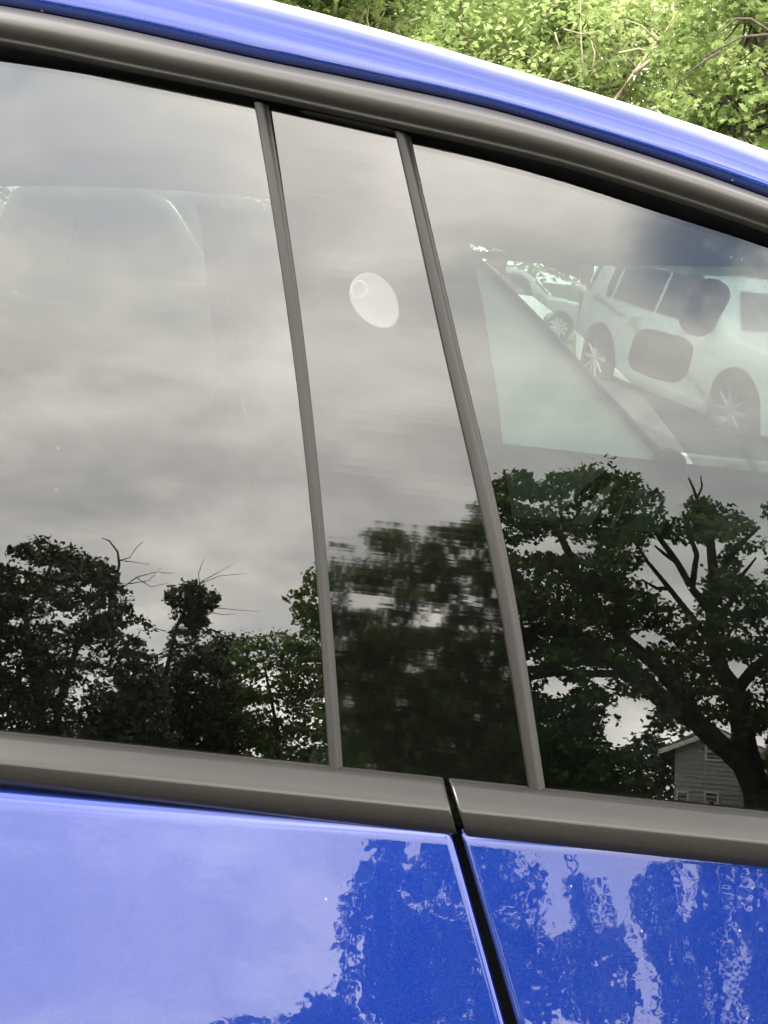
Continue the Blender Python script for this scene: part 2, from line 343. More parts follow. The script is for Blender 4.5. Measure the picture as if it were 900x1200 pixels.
# ================================================================== THE BLUE CAR
car = thing('blue_car', (0.2, 1.42, 0), 'bright blue car with dark satin window mouldings and tinted side glass', 'car')
YM = 1.42*2                                                        # mirror of the car about its centre line
gtop = curve([(-1.25, .14), (-1.0, .215), (-.7, .258), (-.45, .273), (-.287, .274), (-.116, .2625), (-.027, .2535), (.032, .244), (.105, .2315), (.149, .222), (.236, .2035), (.4, .155), (.6, .062), (.78, -.06), (.93, -.178)])
tbot = curve([(-1.27, .145), (-1.0, .222), (-.7, .265), (-.45, .279), (-.283, .2795), (-.197, .2715), (-.115, .2635), (-.027, .2535), (.03, .247), (.102, .237), (.145, .2285), (.231, .2095), (.4, .162), (.6, .07), (.78, -.05), (.95, -.18)])
ttop = curve([(-1.36, .15), (-1.05, .245), (-.7, .292), (-.45, .306), (-.286, .307), (-.229, .3025), (-.158, .2945), (-.115, .2895), (-.03, .281), (.042, .2725), (.114, .2595), (.185, .2445), (.229, .2335), (.4, .188), (.6, .098), (.78, -.02), (.98, -.17)])
zS = curve([(-1.7, 1.42), (-1.36, 1.52), (-1.0, 1.585), (-.6, 1.617), (-.3, 1.615), (-.129, 1.600), (-.037, 1.586), (.045, 1.571), (.128, 1.5565), (.195, 1.5435), (.263, 1.527), (.4, 1.478), (.6, 1.378), (.78, 1.255), (1.0, 1.09)])
VB = -.2
def us(a, b, n): return list(np.linspace(a, b, n))
# --- upper moulding (satin, round section), one long piece over both doors
prof = [(0.0, .002), (0.0, .0100), (.015, .0112), (.05, .0128), (.15, .0162), (.27, .0198), (.38, .0228), (.44, .0241), (.48, .0247), (.54, .0250), (.62, .0249), (.70, .0243), (.76, .0231), (.81, .0211), (.85, .0182), (.875, .0155), (.89, .0146), (.91, .0146), (.93, .0150), (.95, .0148), (.97, .0130), (1.0, .009), (1.0, -.012)]
rows = []
for u in us(-1.3, .93, 150):
    a, b = ttop(u)-.0015, tbot(u)
    rows.append([SP(u, a+(b-a)*s, o_) for s, o_ in prof])
obj('upper_moulding', *grid(rows), 'trim_upper', car, True)
# --- black run channel under it
rows = []
for u in us(-1.3, .93, 120):
    b = tbot(u); g = gtop(u)
    rows.append([SP(u, b+.004, .006), SP(u, b-.0005, .0085), SP(u, (b+g)/2, .006), SP(u, g+.0004, .0035), SP(u, g+.0002, -.004)])
obj('window_seal', *grid(rows), 'rubber', car, True)
# --- thin dark seam between moulding and roof side
rows = [[SP(u, ttop(u)-.004, .006), SP(u, ttop(u)-.0016, .0085), SP(u, ttop(u)+.0014, .0085), SP(u, ttop(u)+.004, .004)] for u in us(-1.3, .93, 120)]
obj('roof_seam_seal', *grid(rows), 'rubber', car, True)
# --- roof side (blue) rolling over to the roof
def roofrow(u):
    A = SP(u, ttop(u)+.001, .012); Sx = np.array([u, .83, zS(u)])
    hgt = Sx[2]-A[2]
    P1 = A + np.array([0, .004, .84*hgt]); P2 = Sx - np.array([0, .075, .075*.19])
    r = [A + np.array([0, .016, -.006]), A + np.array([0, .003, -.003])]
    for t in np.linspace(0, 1, 16):
        r.append(A*(1-t)**3 + P1*3*t*(1-t)**2 + P2*3*t*t*(1-t) + Sx*t**3)
    r += [Sx+np.array([0, .03, .0045]), Sx+np.array([0, .06, -.01])]
    return r
rows = [roofrow(u) for u in us(-1.65, .98, 150)]
obj('roof_side', *grid(rows), 'paint', car, True)
xf = curve([(.80, .33), (1.42, .36), (1.9, .27), (2.2, .13)])
rows = []
for s in us(0, 1, 24):
    r = []
    for y in list(np.linspace(.86, 2.04, 18)):
        x = -1.65 + s*(max(xf(y), .34)-(-1.65)); k = 1-((y-1.42)/.59)**2
        r.append((x, y, zS(min(x, .33))+.0045+.022*k-.004*(1-k)))
    e = r[-1]; r += [(e[0], 2.08, e[2]-.02), (e[0], 2.12, e[2]-.075)]
    rows.append(r)
obj('roof', *grid(rows), 'paint', car, True)
# inside headliner, following the roof a centimetre below it
rows = []
for s_ in us(0, 1, 24):
    r = []
    for y in np.linspace(.775, 2.065, 16):
        x = -1.55 + s_*(.338+1.55); k = 1-((y-1.42)/.59)**2
        z = zS(min(x, .33))+.0045+.022*k-.004*(1-k)-.016-.03*max(0, (abs(y-1.42)-.58)/.065)
        r.append((x, y, z))
    rows.append(r)
obj('headliner', *grid(rows), 'liner', car, True)
# header beam closing the roof to the headliner above the windscreen
rows = []
for y in np.linspace(.74, 2.14, 16):
    x = xf(y); k = 1-((y-1.42)/.68)**2; zt = zS(.33)+.02*k-.006; zb = 1.449+.006*k
    rows.append([(x-.06, y, zb+.012), (x-.02, y, zb), (x, y, zb+.001), (.345, y, zb+.003), (.355, y, zb+.012), (.35, y, zt+.004), (x-.02, y, zt)])
obj('header_beam', *grid(rows), 'liner', car, True)
# --- window divider strips
s1L = curve([(-.21, -.0115), (-.173, -.018), (-.021, -.045), (.134, -.080), (.265, -.1155), (.30, -.126)])
s1R = curve([(-.21, -.0025), (-.172, -.009), (-.021, -.037), (.135, -.071), (.264, -.105), (.30, -.115)])
s2L = curve([(-.21, .124), (-.176, .115), (-.02, .072), (.117, .026), (.255, -.020), (.30, -.036)])
s2R = curve([(-.21, .135), (-.175, .126), (-.019, .084), (.118, .037), (.253, -.009), (.30, -.024)])
for fl, fr, nm_ in ((s1L, s1R, 'rear'), (s2L, s2R, 'front')):
    rows = []
    for v in us(VB, .262, 44):
        a, b = fl(v), fr(v); vv = min(v, tbot((a+b)/2)+.006)
        rows.append([SP(a, vv, -.004), SP(a, vv, .0015), SP(a+.0004, vv, .0040), SP(a+.0012, vv, .0048), SP((a+b)/2-.001, vv, .0052), SP(b-.0034, vv, .0049), SP(b-.0026, vv, .0030), SP(b-.0012, vv, .0026), SP(b, vv, .0020), SP(b, vv, -.004)])
    obj('window_divider', *grid(rows), 'strip', car, True)
# --- glass and gloss panel
def pane(name, xl, xr, off, th, m, nu=14, nv=10, topadd=.012):
    rows = []
    for t in us(0, 1, nv):
        vp = VB + t*(.262-VB); r = []
        for s in us(0, 1, nu):
            u = xl(vp)*(1-s)+xr(vp)*s; v = VB + t*(gtop(u)+topadd-VB); r.append(SP(u, v, off))
        rows.append(r)
    V, F = slab(rows, -NG*th); return obj(name, V, F, m, car, False)
pane('rear_door_glass', lambda v: -1.22, lambda v: s1L(v)+.003, 0, .004, 'rear_glass')
pane('pillar_applique', lambda v: s1R(v)-.002, lambda v: s2L(v)+.002, .0012, .012, 'applique')
# front glass: forward end follows the sloping windscreen pillar
rows = []
for t in us(0, 1, 10):
    r = []
    for s in us(0, 1, 30):
        vp = VB+t*(.262-VB); u = (s2R(vp)-.003)*(1-s)+.93*s; v = VB + t*(max(gtop(u), VB+.01)+.012-VB); r.append(SP(u, v, -.0005))
    rows.append(r)
obj('front_door_glass', *slab(rows, -NG*.004), 'door_glass', car)

# --- belt mouldings
bprof = [(-.176, -.008), (-.1715, -.0002), (-.1695, .0016), (-.1700, .0040), (-.1708, .0065), (-.1735, .0095), (-.1800, .0148), (-.1840, .0178), (-.1858, .0186), (-.1874, .0187), (-.1905, .0183), (-.1945, .0169), (-.1985, .0142), (-.2020, .0104), (-.2045, .0066), (-.2058, .003), (-.2065, -.004)]
def belt(name, ua, ub, lean, endl, endr):
    rows = []; n = 90
    us_ = [0, .0006, .0016, .003] + list(np.linspace(.006, 1-.006, n)) + [1-.003, 1-.0016, 1-.0006, 1]
    Ln = ub-ua
    for s in us_:
        dl = s*Ln; dr = (1-s)*Ln; k = 1
        e = 0
        if endl and dl < .0016: e = (1-dl/.0016)
        if endr and dr < .0016: e = (1-dr/.0016)
        r = []
        for v, o_ in bprof:
            sh = -lean*(v+.17)
            r.append(SP(ua+Ln*s+sh*(1 if (endr and s > .5) or (endl and s <= .5) else 0), v-.0004*e*(v > -.18), o_-.0016*e**2 if o_ > 0 else o_))
        rows.append(r)
    V, F = grid(rows); n_ = len(bprof)
    F += [tuple(range(n_-1, -1, -1)), tuple(range(len(V)-n_, len(V)))]
    return obj(name, V, F, 'trim', car, True)
belt('belt_moulding', -1.25, .0572, .36, False, True)
belt('belt_moulding', .0608, .95, .43, True, False)
obj('pillar_gap_seal', *box_vf((.06, .628, 1.05), (.05, .02, .07)), 'rubber', car)

# --- doors
DY0, DZ0, DS, DK = .6035, 1.0645, .466, .050
def side_y(z):                                                    # car side section below the belt (distance from the camera side)
    return prof_y(z)
_sl = curve([(.20, -.3), (.30, -.28), (.42, -.24), (.55, -.16), (.65, -.06), (.73, .03), (.80, .14), (.86, .30), (.90, .43), (.93, .51), (.955, .538), (1.0, .505), (1.0645, .462), (1.10, .42)])
_zz = np.linspace(.20, 1.10, 901); _ss = np.array([_sl(z) for z in _zz]); _yy = np.concatenate([[0], np.cumsum((_ss[1:]+_ss[:-1])/2*.001)])
_yy += .6030-np.interp(1.0645, _zz, _yy)
prof_y = lambda z: float(np.interp(z, _zz, _yy))
def plan_y(x):
    t = max(0.0, abs(x-.15)-1.25); return .22*t*t + DK*max(-.5, min(x, .5))
def doorhit(px, py):
    d = ray(px, py); lo, hi = .3, 1.2
    for _ in range(60):
        m_ = (lo+hi)/2; P = C0+d*m_
        if P[1] < prof_y(min(max(P[2], .22), 1.08))+plan_y(P[0]): lo = m_
        else: hi = m_
    return P
a1, a2 = doorhit(532.5, 985), doorhit(592, 1200); b1, b2 = doorhit(542, 990), doorhit(604, 1200)
def edge(p, q):
    def f(z):
        ze = z if z > .93 else .93-.25*(1-math.exp(-(.93-z)/.25))
        return p[0]+(q[0]-p[0])*(ze-p[2])/(q[2]-p[2])
    return f
gapL, gapR = edge(a1, a2), edge(b1, b2)
def arch(x, cx_): 
    d = abs(x-cx_); return .20 + (sqrt(max(0, .39**2-d*d))+.16 if d < .39 else 0)
WHX = (-1.12, 1.62)
def side_panel(name, xl, xr, mirror=False, edges=(1, 1)):
    zz = [1.066, 1.0655, 1.0640, 1.0615] + list(np.linspace(1.058, .90, 60)) + list(np.linspace(.885, .24, 26)); rows = []
    for k_, z in enumerate(zz):
        r = []
        a, b = xl(z), xr(z); n = 34
        ss = [(-1, .020), (0, .006), (.0006, .0022), (.0018, .0006), (.0035, 0)] if edges[0] else [(0, 0)]
        xs = [(a+max(q, 0), o_) for q, o_ in ss] + [(x, 0) for x in np.linspace(a+.006, b-.006, n)]
        ss = [(.0035, 0), (.0018, .0006), (.0006, .0022), (0, .006), (-1, .020)] if edges[1] else [(0, 0)]
        xs += [(b-max(q, 0), o_) for q, o_ in ss]
        for x, o_ in xs:
            zl = max(z, arch(x, WHX[0]) if x < 0 else arch(x, WHX[1]))
            y = prof_y(zl)+plan_y(x)+o_
            y += [.014, .0045, .0012, .0002][k_] if k_ < 4 else 0
            zt = zl+.0
            r.append((x, YM-y if mirror else y, zt))
        rows.append(r)
    V, F = grid(rows)
    if not mirror: F = [tuple(reversed(f)) for f in F]
    return obj(name, V, F, 'paint', car, True)
side_panel('rear_door', lambda z: -.80, gapL)
side_panel('front_door', gapR, lambda z: 1.0)
side_panel('rear_quarter', lambda z: -1.85, lambda z: -.806, edges=(0, 1))
side_panel('front_wing', lambda z: 1.006, lambda z: 2.15, edges=(1, 0))
side_panel('far_side', lambda z: -1.85, lambda z: 2.15, True, (0, 0))
# dark backing seen in the door gap
rows = []
for z in us(1.062, .3, 20):
    m_ = (gapL(z)+gapR(z))/2; rows.append([(m_+dx, prof_y(z)+plan_y(m_)+.014, z) for dx in (-.02, 0, .02)])
obj('door_gap_seal', *grid(rows), 'rubber', car, True)
# hood, tail, underside
hz = curve([(.9, 1.05), (1.3, 1.04), (1.8, .97), (2.15, .86)])
rows = [[(x, y, hz(x)+.035*(1-((y-1.42)/.8)**2)) for y in np.linspace(prof_y(1.05)+plan_y(x)+.0, YM-prof_y(1.05)-plan_y(x), 14)] for x in us(.95, 2.15, 14)]
obj('bonnet', *grid(rows), 'paint', car, True)
rows = [[(x, y, z) for y in np.linspace(.76, YM-.76, 6)] for x, z in ((2.15, .86), (2.2, .75), (2.22, .5), (2.15, .3), (0, .25), (-1.9, .3), (-1.95, .5), (-1.92, .9), (-1.85, 1.06), (-1.65, 1.44))]
obj('bumper_shell', *grid(rows), 'paint', car, True)
rows = [[(x, y, z) for y in (.64, .8, 1.42, 2.04, 2.2)] for x, z in ((-1.66, 1.43), (-1.78, 1.2), (-1.86, 1.05))]
obj('tailgate', *grid(rows), 'car_glass', car, True)
# rear side pillar (blue) closing the body behind the rear door glass
rows = [[SP(u, v, .004) for u in (-1.22, -1.4, -1.62)] for v in us(VB, .24, 8)]
rows = [[SP(u, VB+(min(ttop(max(u, -1.36)), .3)-VB)*t, .006) for u in us(-1.21, -1.66, 10)] for t in us(0, 1, 8)]
obj('rear_side_pillar', *grid(rows), 'paint', car, True)
def wheel(cx_, cy_w, r=.335, wd=.21, parent=car, sgn=-1):
    rows = []
    for o_, rr in ((-.5, .70), (-.5, .92), (-.38, 1.0), (.38, 1.0), (.5, .92), (.5, .70)):
        rows.append([(cx_+r*rr*cos(a), cy_w+o_*wd, r+r*rr*sin(a)) for a in np.linspace(0, 2*pi, 37)[:-1]])
    ty = obj('wheel', *grid(rows, True), 'tyre', parent, True)
    parts = []
    for i in range(10):
        a = 2*pi*i/10; parts.append(tube_vf([(cx_, cy_w+sgn*wd*.4, r), (cx_+r*.7*cos(a), cy_w+sgn*wd*.46, r+r*.7*sin(a))], [.03, .018], 6))
    parts.append(tube_vf([(cx_, cy_w+sgn*wd*.2, r), (cx_, cy_w+sgn*wd*.48, r)], .06, 16))
    V, F = join(parts); rm = bpy.data.meshes.new('rim'); rm.from_pydata([tuple(map(float, v)) for v in V], [], F); rm.materials.append(MT['rim'])
    ro = bpy.data.objects.new('rim', rm); COL.objects.link(ro); ro.parent = ty
    return ty
for wx in WHX:
    wheel(wx, .64); wheel(wx, YM-.64, sgn=1)

# --- cabin
rows = [[(x, y, .42) for y in (.62, 2.22)] for x in (-1.7, 1.2)]
obj('cabin_floor', *grid(rows), 'dark', car)
rows = [[(x, YM-(.64-.0), z) for x in (-1.7, 1.2)] for z in (.42, .90)]
obj('far_door_card', *slab(rows, (0, .03, 0)), 'dark', car)
rows = [[(x, .66, z) for x in (-1.7, 1.2)] for z in (.42, .96)]
obj('near_door_card', *slab(rows, (0, -.03, 0)), 'dark', car)
def FP(px, py, off=0.0):                                          # point of the far glass side
    n2 = np.array([0, cos(TH), sin(TH)]); Q = np.array([0, YM-.66, 1.26])+n2*off; d = ray(px, py)
    return C0 + d*(np.dot(Q-C0, n2)/np.dot(d, n2))
def FS(u, v, off=0.0):
    p = SP(u, v, off); p[1] = YM-p[1]; return p
# far centre pillar between the far windows
rows = [[FS(a, v, .0), FS(b, v, .0)] for v, a, b in ((-.25, -.30, .25), (-.1, -.335, .215), (.1, -.39, .155), (.24, -.425, .105))]
obj('far_door_pillar', *slab(rows, (0, -.05, 0)), 'dark', car)
rows = [[FP(x+dx, y, -.075) for dx in (0, 26-y*.008)] for x, y in ((233, 238), (243, 330), (256, 430), (268, 530), (279, 640), (290, 760), (296, 860))]
obj('seat_belt', *slab(rows, (0, -.004, 0)), 'belt', car)
# far rear glass and front glass
rows = [[FS(u, -.23+(gtop(u)-.0+.23)*t) for u in us(-1.2, -.30, 8)] for t in us(0, 1, 5)]
obj('far_rear_glass', *slab(rows, (0, .004, 0)), 'far_glass', car)
# rail closing the far windows to the roof
rows = []
for u in us(-1.5, .16, 30):
    a_ = FS(u, gtop(max(u, -1.25))-.006, -.004); rows.append([a_, a_+np.array([0, -.012, .012]), np.array([u, 2.10, zS(u)-.03]), np.array([u, 2.055, zS(u)-.022])])
obj('far_roof_rail', *grid(rows), 'dark', car, True)
# added pale panel imitating the far front window's haze, triangular up to the windscreen pillar
tri = [FP(551, 301, -.01), FP(558, 350, -.01), FP(570, 420, -.01), FP(590, 540, -.01), FP(606, 640, -.01), FP(830, 650, -.01), FP(818, 590, -.01), FP(780, 543, -.01), FP(702, 458, -.01), FP(640, 388, -.01), FP(598, 345, -.01)]
V = tri + [p+np.array([0, .006, 0]) for p in tri]; k = len(tri)
F = [tuple(range(k-1, -1, -1)), tuple(range(k, 2*k))] + [(i, (i+1) % k, (i+1) % k+k, i+k) for i in range(k)]
obj('pale_window_haze_panel', V, F, 'pale', car)
obj('far_windscreen_pillar', *tube_vf([FP(546, 292, .0), FP(598, 343, .0), FP(642, 388, .0), FP(704, 458, .0), FP(786, 548, .0), FP(826, 592, .0), FP(860, 640, 0)], [.009, .009, .009, .010, .012, .014, .016], 8), 'dark', car, True)
ctr = FP(785, 550, -.05)
tw = []
for rr, dy in ((.041, .03), (.041, 0), (.039, -.006), (.035, -.006), (.033, -.002), (.0, -.001)):
    tw.append([ctr+np.array([rr*.82*cos(a), dy, rr*sin(a)]) for a in np.linspace(0, 2*pi, 33)[:-1]])
tweeter = obj('tweeter_speaker', *grid(tw, True), 'rubber', car, True)
rg = [[ctr+np.array([(.041+.0025*cos(b_))*.82*cos(a), -.005+.0025*sin(b_), (.041+.0025*cos(b_))*sin(a)]) for a in np.linspace(0, 2*pi, 33)[:-1]] for b_ in np.linspace(0, 2*pi, 7)]
V, F = grid(rg, True); rm = bpy.data.meshes.new('ring'); rm.from_pydata([tuple(map(float, v)) for v in V], [], F); rm.materials.append(MT['liner']); ro = bpy.data.objects.new('ring', rm); COL.objects.link(ro); ro.parent = tweeter; ro.matrix_parent_inverse = Matrix.Identity(4)
# windscreen
top = [(.32, .80, 1.475), (.345, 1.1, 1.485), (.35, 1.42, 1.485), (.27, 1.9, 1.475), (.13, 2.13, 1.455)]
bot = [(1.0, .66, 1.06), (1.12, 1.0, 1.04), (1.15, 1.42, 1.03), (1.02, 1.95, 1.0), (.76, 2.27, .96)]
rows = []
for t in us(0, 1, 9):
    rows.append([np.array(a)*(1-t)+np.array(b)*t+np.array([.07, 0, .06])*sin(pi*t)*.5 for a, b in zip(top, bot)])
V, F = slab(rows, (.003, 0, .004)); obj('windscreen', V, F, 'clear', car, True)
# dash
rows = [[(x, y, z) for y in (.66, 1.0, 1.42, 1.9, 2.22)] for x, z in ((.62, .45), (.60, .85), (.64, .97), (.72, 1.0), (.95, 1.0), (1.14, 1.0))]
obj('dashboard', *grid(rows), 'dark', car, True)
# interior mirror and its sensor cover
def rbox(name, c, s, m, bw, rot=0, tilt=0, parent=car):
    V, F = box_vf((0, 0, 0), s); R_ = Matrix.Rotation(rot, 3, 'Z') @ Matrix.Rotation(tilt, 3, 'Y')
    V = [np.array(R_ @ Vector(v))+np.array(c) for v in V]; o = obj(name, V, F, m, parent); return bevel(o, bw, 4)
rbox('rear_view_mirror', T(773, 416, 1.33), (.058, .11, .056), 'dark', .018, 0, radians(7))
rbox('sensor_cover', T(832, 372, 1.28)+np.array([0, .03, .01]), (.040, .05, .070), 'dark', .018, 0, radians(20))
# steering wheel
cs_ = np.array([.36, 1.86, .93]); ax = np.array([-.85, 0, .45]); ax /= np.linalg.norm(ax); e1 = np.array([0, 1.0, 0]); e2 = np.cross(ax, e1)
ring_ = [cs_+.185*(cos(a)*e1+sin(a)*e2) for a in np.linspace(0, 2*pi, 41)]
parts = [tube_vf(ring_, .014, 10, False)] + [tube_vf([cs_-ax*.02, cs_+.18*(cos(a)*e1+sin(a)*e2)], .016, 8) for a in (0, pi, pi*1.5)]
obj('steering_wheel', *join(parts), 'dark', car, True)
# seats
def seat(name, x, y, wd, rearbench=False, hr=True):
    sides = []
    o = rbox(name, (x, y, .62), (.52, wd, .16), 'seat', .05)
    b = rbox('backrest', (x-.30, y, .94), (.15, wd*.98, .66), 'seat', .06, 0, radians(-17))
    hs = (y,) if not rearbench else (y-.35, y+.35)
    for hy in hs:
        rbox('headrest', (x-.42, hy, 1.36), (.11, .26, .19), 'seat', .05, 0, radians(-12))
seat('front_seat', .33, 1.04, .50); seat('driver_seat', .33, 1.82, .50); seat('rear_bench', -.72, 1.42, 1.25, True)

# --- oval sticker on the gloss panel (lies on the car: a thing of its own)
oc = np.array([439.5, 353]); pts = []
for i in range(56):
    a = 2*pi*i/56; ca, sa = cos(a), sin(a)
    # egg, long axis from upper left to lower right
    lx = 36.0*ca; ly = (25.0+2.0*ca*0)*sa*(1-.10*ca)
    ang = radians(54); X = lx*cos(ang)-ly*sin(ang); Y = lx*sin(ang)+ly*cos(ang)
    pts.append((oc[0]+X*1.0, oc[1]+Y*1.0))
P2 = [G(x, y, .0014) for x, y in pts]; cen = sum(P2)/len(P2)
rows = [[cen+(p-cen)*k_ + NG*h for p in P2] for k_, h in ((1.0, 0), (.992, .0005), (.96, .0006), (.93, .0004), (.5, .0004), (.01, .0004))]
V, F = grid(rows, True)
stk = obj('sticker', V, F, 'film', None, True); tag(stk, 'pale frosted oval sticker on the gloss black pillar panel between the windows', 'sticker')
sc_ = G(421, 339, .0021); e_u = np.array([1.0, 0, 0])
rr_ = [[sc_+(r_*cos(a))*e_u*.9+(r_*sin(a))*VG+NG*h for a in np.linspace(0, 2*pi, 25)[:-1]] for r_, h in ((.0062, -.0002), (.0058, .0004), (.0052, .0004), (.0048, -.0002))]
V, F = grid(rr_, True); em = obj('embossed_ring', V, F, 'film', None, True); em.parent = stk

# ================================================================== TREES
def wiggle(a, b, n, amp):
    a, b = np.array(a, float), np.array(b, float); L_ = np.linalg.norm(b-a)
    ps = [a+(b-a)*t for t in np.linspace(0, 1, n)]
    for i in range(1, n-1): ps[i] = ps[i]+rng.normal(size=3)*amp*L_/n
    return ps
def spray_points(cs, nleaf, rad, flat=.22, droop=.15):
    n = len(cs); out_ = []
    for c in cs:
        r = rad*rng.uniform(.65, 1.35); k = int(nleaf*rng.uniform(.7, 1.3)); a = rng.uniform(0, 2*pi, k); q = np.sqrt(rng.uniform(0, 1, k))*r
        x = q*np.cos(a); y = q*np.sin(a); z = rng.normal(size=k)*r*flat-droop*(q/r)**2*r
        tx, ty = rng.normal(size=2)*.22
        out_.append(np.stack([c[0]+x, c[1]+y, c[2]+z+tx*x+ty*y], 1))
    return np.concatenate(out_)
def tree(name, base, centre, radii, nspray, nleaf, srad, lsize, leafm, barkm, label, group=None, trunk_r=.14, lobed=False, limbs=26, shell=.45, cat='tree', twigs=0, flat=.22):
    base = np.array(base, float); centre = np.array(centre, float); radii = np.array(radii, float)
    t = thing(name, tuple(base), label, cat, group)
    d = rng.normal(size=(nspray, 3)); d /= np.linalg.norm(d, axis=1)[:, None]
    rr = (shell+(1-shell)*rng.uniform(0, 1, nspray)**.6)*rng.uniform(.8, 1.12, nspray)
    # lumpy outline
    lump = 1+.20*np.sin(d[:, 0]*5+base[0])*np.cos(d[:, 2]*6+base[1])+.12*np.sin(d[:, 1]*9+d[:, 0]*7)
    cs = centre+d*radii*(rr*lump)[:, None]; cs = cs[cs[:, 2] > .25]
    fork = base+(centre-base)*.55
    parts = [tube_vf(wiggle(base-np.array([0, 0, .1]), fork, 6, .15), list(np.linspace(trunk_r, trunk_r*.7, 6)), 9)]
    tr = obj('trunk', *join(parts), barkm, t, True)
    parts = [tube_vf(wiggle(fork, centre+np.array([0, 0, radii[2]*.8]), 6, .25), list(np.linspace(trunk_r*.68, .015, 6)), 7)]
    sel = rng.permutation(len(cs))[:limbs]
    for i in sel:
        st = fork+(centre-fork)*rng.uniform(-.2, .9); m_ = (st+cs[i])/2+np.array([0, 0, .12*np.linalg.norm(cs[i]-st)])
        r0 = trunk_r*rng.uniform(.22, .5)
        parts.append(tube_vf([st, (st*.6+m_*.4)+rng.normal(size=3)*.08, m_, (m_+cs[i])/2+rng.normal(size=3)*.08, cs[i]], [r0, r0*.8, r0*.55, r0*.35, .008], 5))
        for _ in range(twigs):
            q = cs[i]+rng.normal(size=3)*srad*1.2; parts.append(tube_vf([m_*.4+cs[i]*.6, (m_*.2+cs[i]*.4+q*.4)+rng.normal(size=3)*.04, q], [.016, .011, .004], 4))
    tag(obj('branches', *join(parts), barkm, t, True))
    cr = leaves_obj('crown', spray_points(cs, nleaf, srad, flat), lsize, t, leafm, lobed, simple=True); cr['kind'] = 'stuff'
    return t

# ---- woods beyond the car, above its roof
bgd = [
 # px, py(centre of crown), D, rx, rz, material, label
 (330, -40, 9.0, 1.5, 1.5, 'leaf_mid', 'leaf_light'),
]
def bgtree(px, py, D, rx, rz, lm, label, ns=230, nl=55, sr=.42, ls=.095, bk='bark_pale', tr=.12, lobed=False, limbs=30, tw=1):
    c = T(px, py, D); b = (c[0]+rng.normal()*.3, c[1]+rng.normal()*.2, 0)
    return tree('woodland_tree', b, c, (rx, rx*.8, rz), ns, nl, sr, ls, lm, bk, label, 'trees of the wood beyond the car', tr, lobed, limbs, .35, 'tree', tw)
bgtree(395, -55, 12, 1.4, 1.15, 'leaf_mid', 'deep green tree whose low leaves hang over the rear of the blue roof', 190, 60, .34, .09, lobed=True)
bgtree(885, 60, 13, 1.2, 1.6, 'leaf_mid', 'mid green tree with twisting bare branch above the front of the blue roof', 140, 60, .32, .09, 'bark', lobed=True)
bgtree(560, 60, 15, 2.3, 2.4, 'leaf_light', 'pale yellow green tree above the middle of the blue roof', 380, 80)
bgtree(420, 120, 17, 2.4, 2.6, 'leaf_light', 'pale green tree behind the deep green tree over the rear roof', 380, 80)
bgtree(720, 80, 16, 2.3, 2.6, 'leaf_light', 'pale green tree with slanting pale bare branches showing in its crown', 300, 80, tw=3, limbs=40)
bgtree(880, 110, 18, 2.5, 3.0, 'leaf_light', 'pale green tree behind the twisting bare branch over the front roof', 380, 80)
bgtree(640, -60, 20, 3.0, 2.6, 'leaf_light', 'tall light green tree rising out of the top of the photo', 330, 60)
bgtree(200, 80, 18, 2.8, 3.2, 'leaf_light', 'light green tree hidden behind the rear of the car roof', 200, 55)
bgtree(1050, 120, 17, 2.6, 3.2, 'leaf_light', 'light green tree beyond the front end of the car roof', 200, 55)
def bare(name, px_paths, D, r, m, label, cat='branch'):
    t = None
    return [tube_vf([T(x, y, D) for x, y in pth], list(np.linspace(r, r*.35, len(pth))), 6) for pth in px_paths]
# slanting bare boughs in the pale tree
def add_part(treeobj, name, vf, m):
    o = obj(name, *vf, m, treeobj, True); return o
trees = [o for o in COL.objects if o.name.startswith('woodland_tree')]
add_part(trees[4], 'bough', join(bare('b', [[(705, 150), (722, 115), (742, 86), (760, 62)], [(742, 86), (766, 68), (787, 58)], [(760, 62), (783, 34), (812, 4)]], 13.6, .030, 0, '') + bare('b', [[(684, 90), (681, 50), (680, 0)], [(694, 84), (697, 62), (692, 46)], [(660, 34), (682, 40), (706, 36)], [(725, 62), (748, 57), (771, 62)], [(772, 50), (752, 30), (730, 22)], [(776, 46), (790, 20), (788, -10)], [(771, 47), (800, 40), (828, 44)], [(640, 20), (650, 6), (648, -20)], [(650, 38), (657, 60)]], 13.4, .013, 0, '')), 'bark_pale')
add_part(trees[1], 'bough', join(bare('b', [[(960, 60), (915, 45), (880, 22), (862, 22), (845, 36), (835, 44)], [(960, 30), (905, 40), (870, 43), (840, 58), (820, 70)], [(845, 60), (825, 72), (800, 90)]], 9.6, .014, 0, '')), 'bark')
# far wood behind them all
cs = []
for i in range(1500):
    cs.append((rng.uniform(-40, 45), rng.uniform(27, 38), rng.uniform(.5, 11.5)))
tag(leaves_obj('woods', spray_points(cs, 60, 1.0), .22, None, 'leaf_light', simple=True), 'dense far wood of pale spring green leaves beyond the car', 'woods', None, 'stuff')

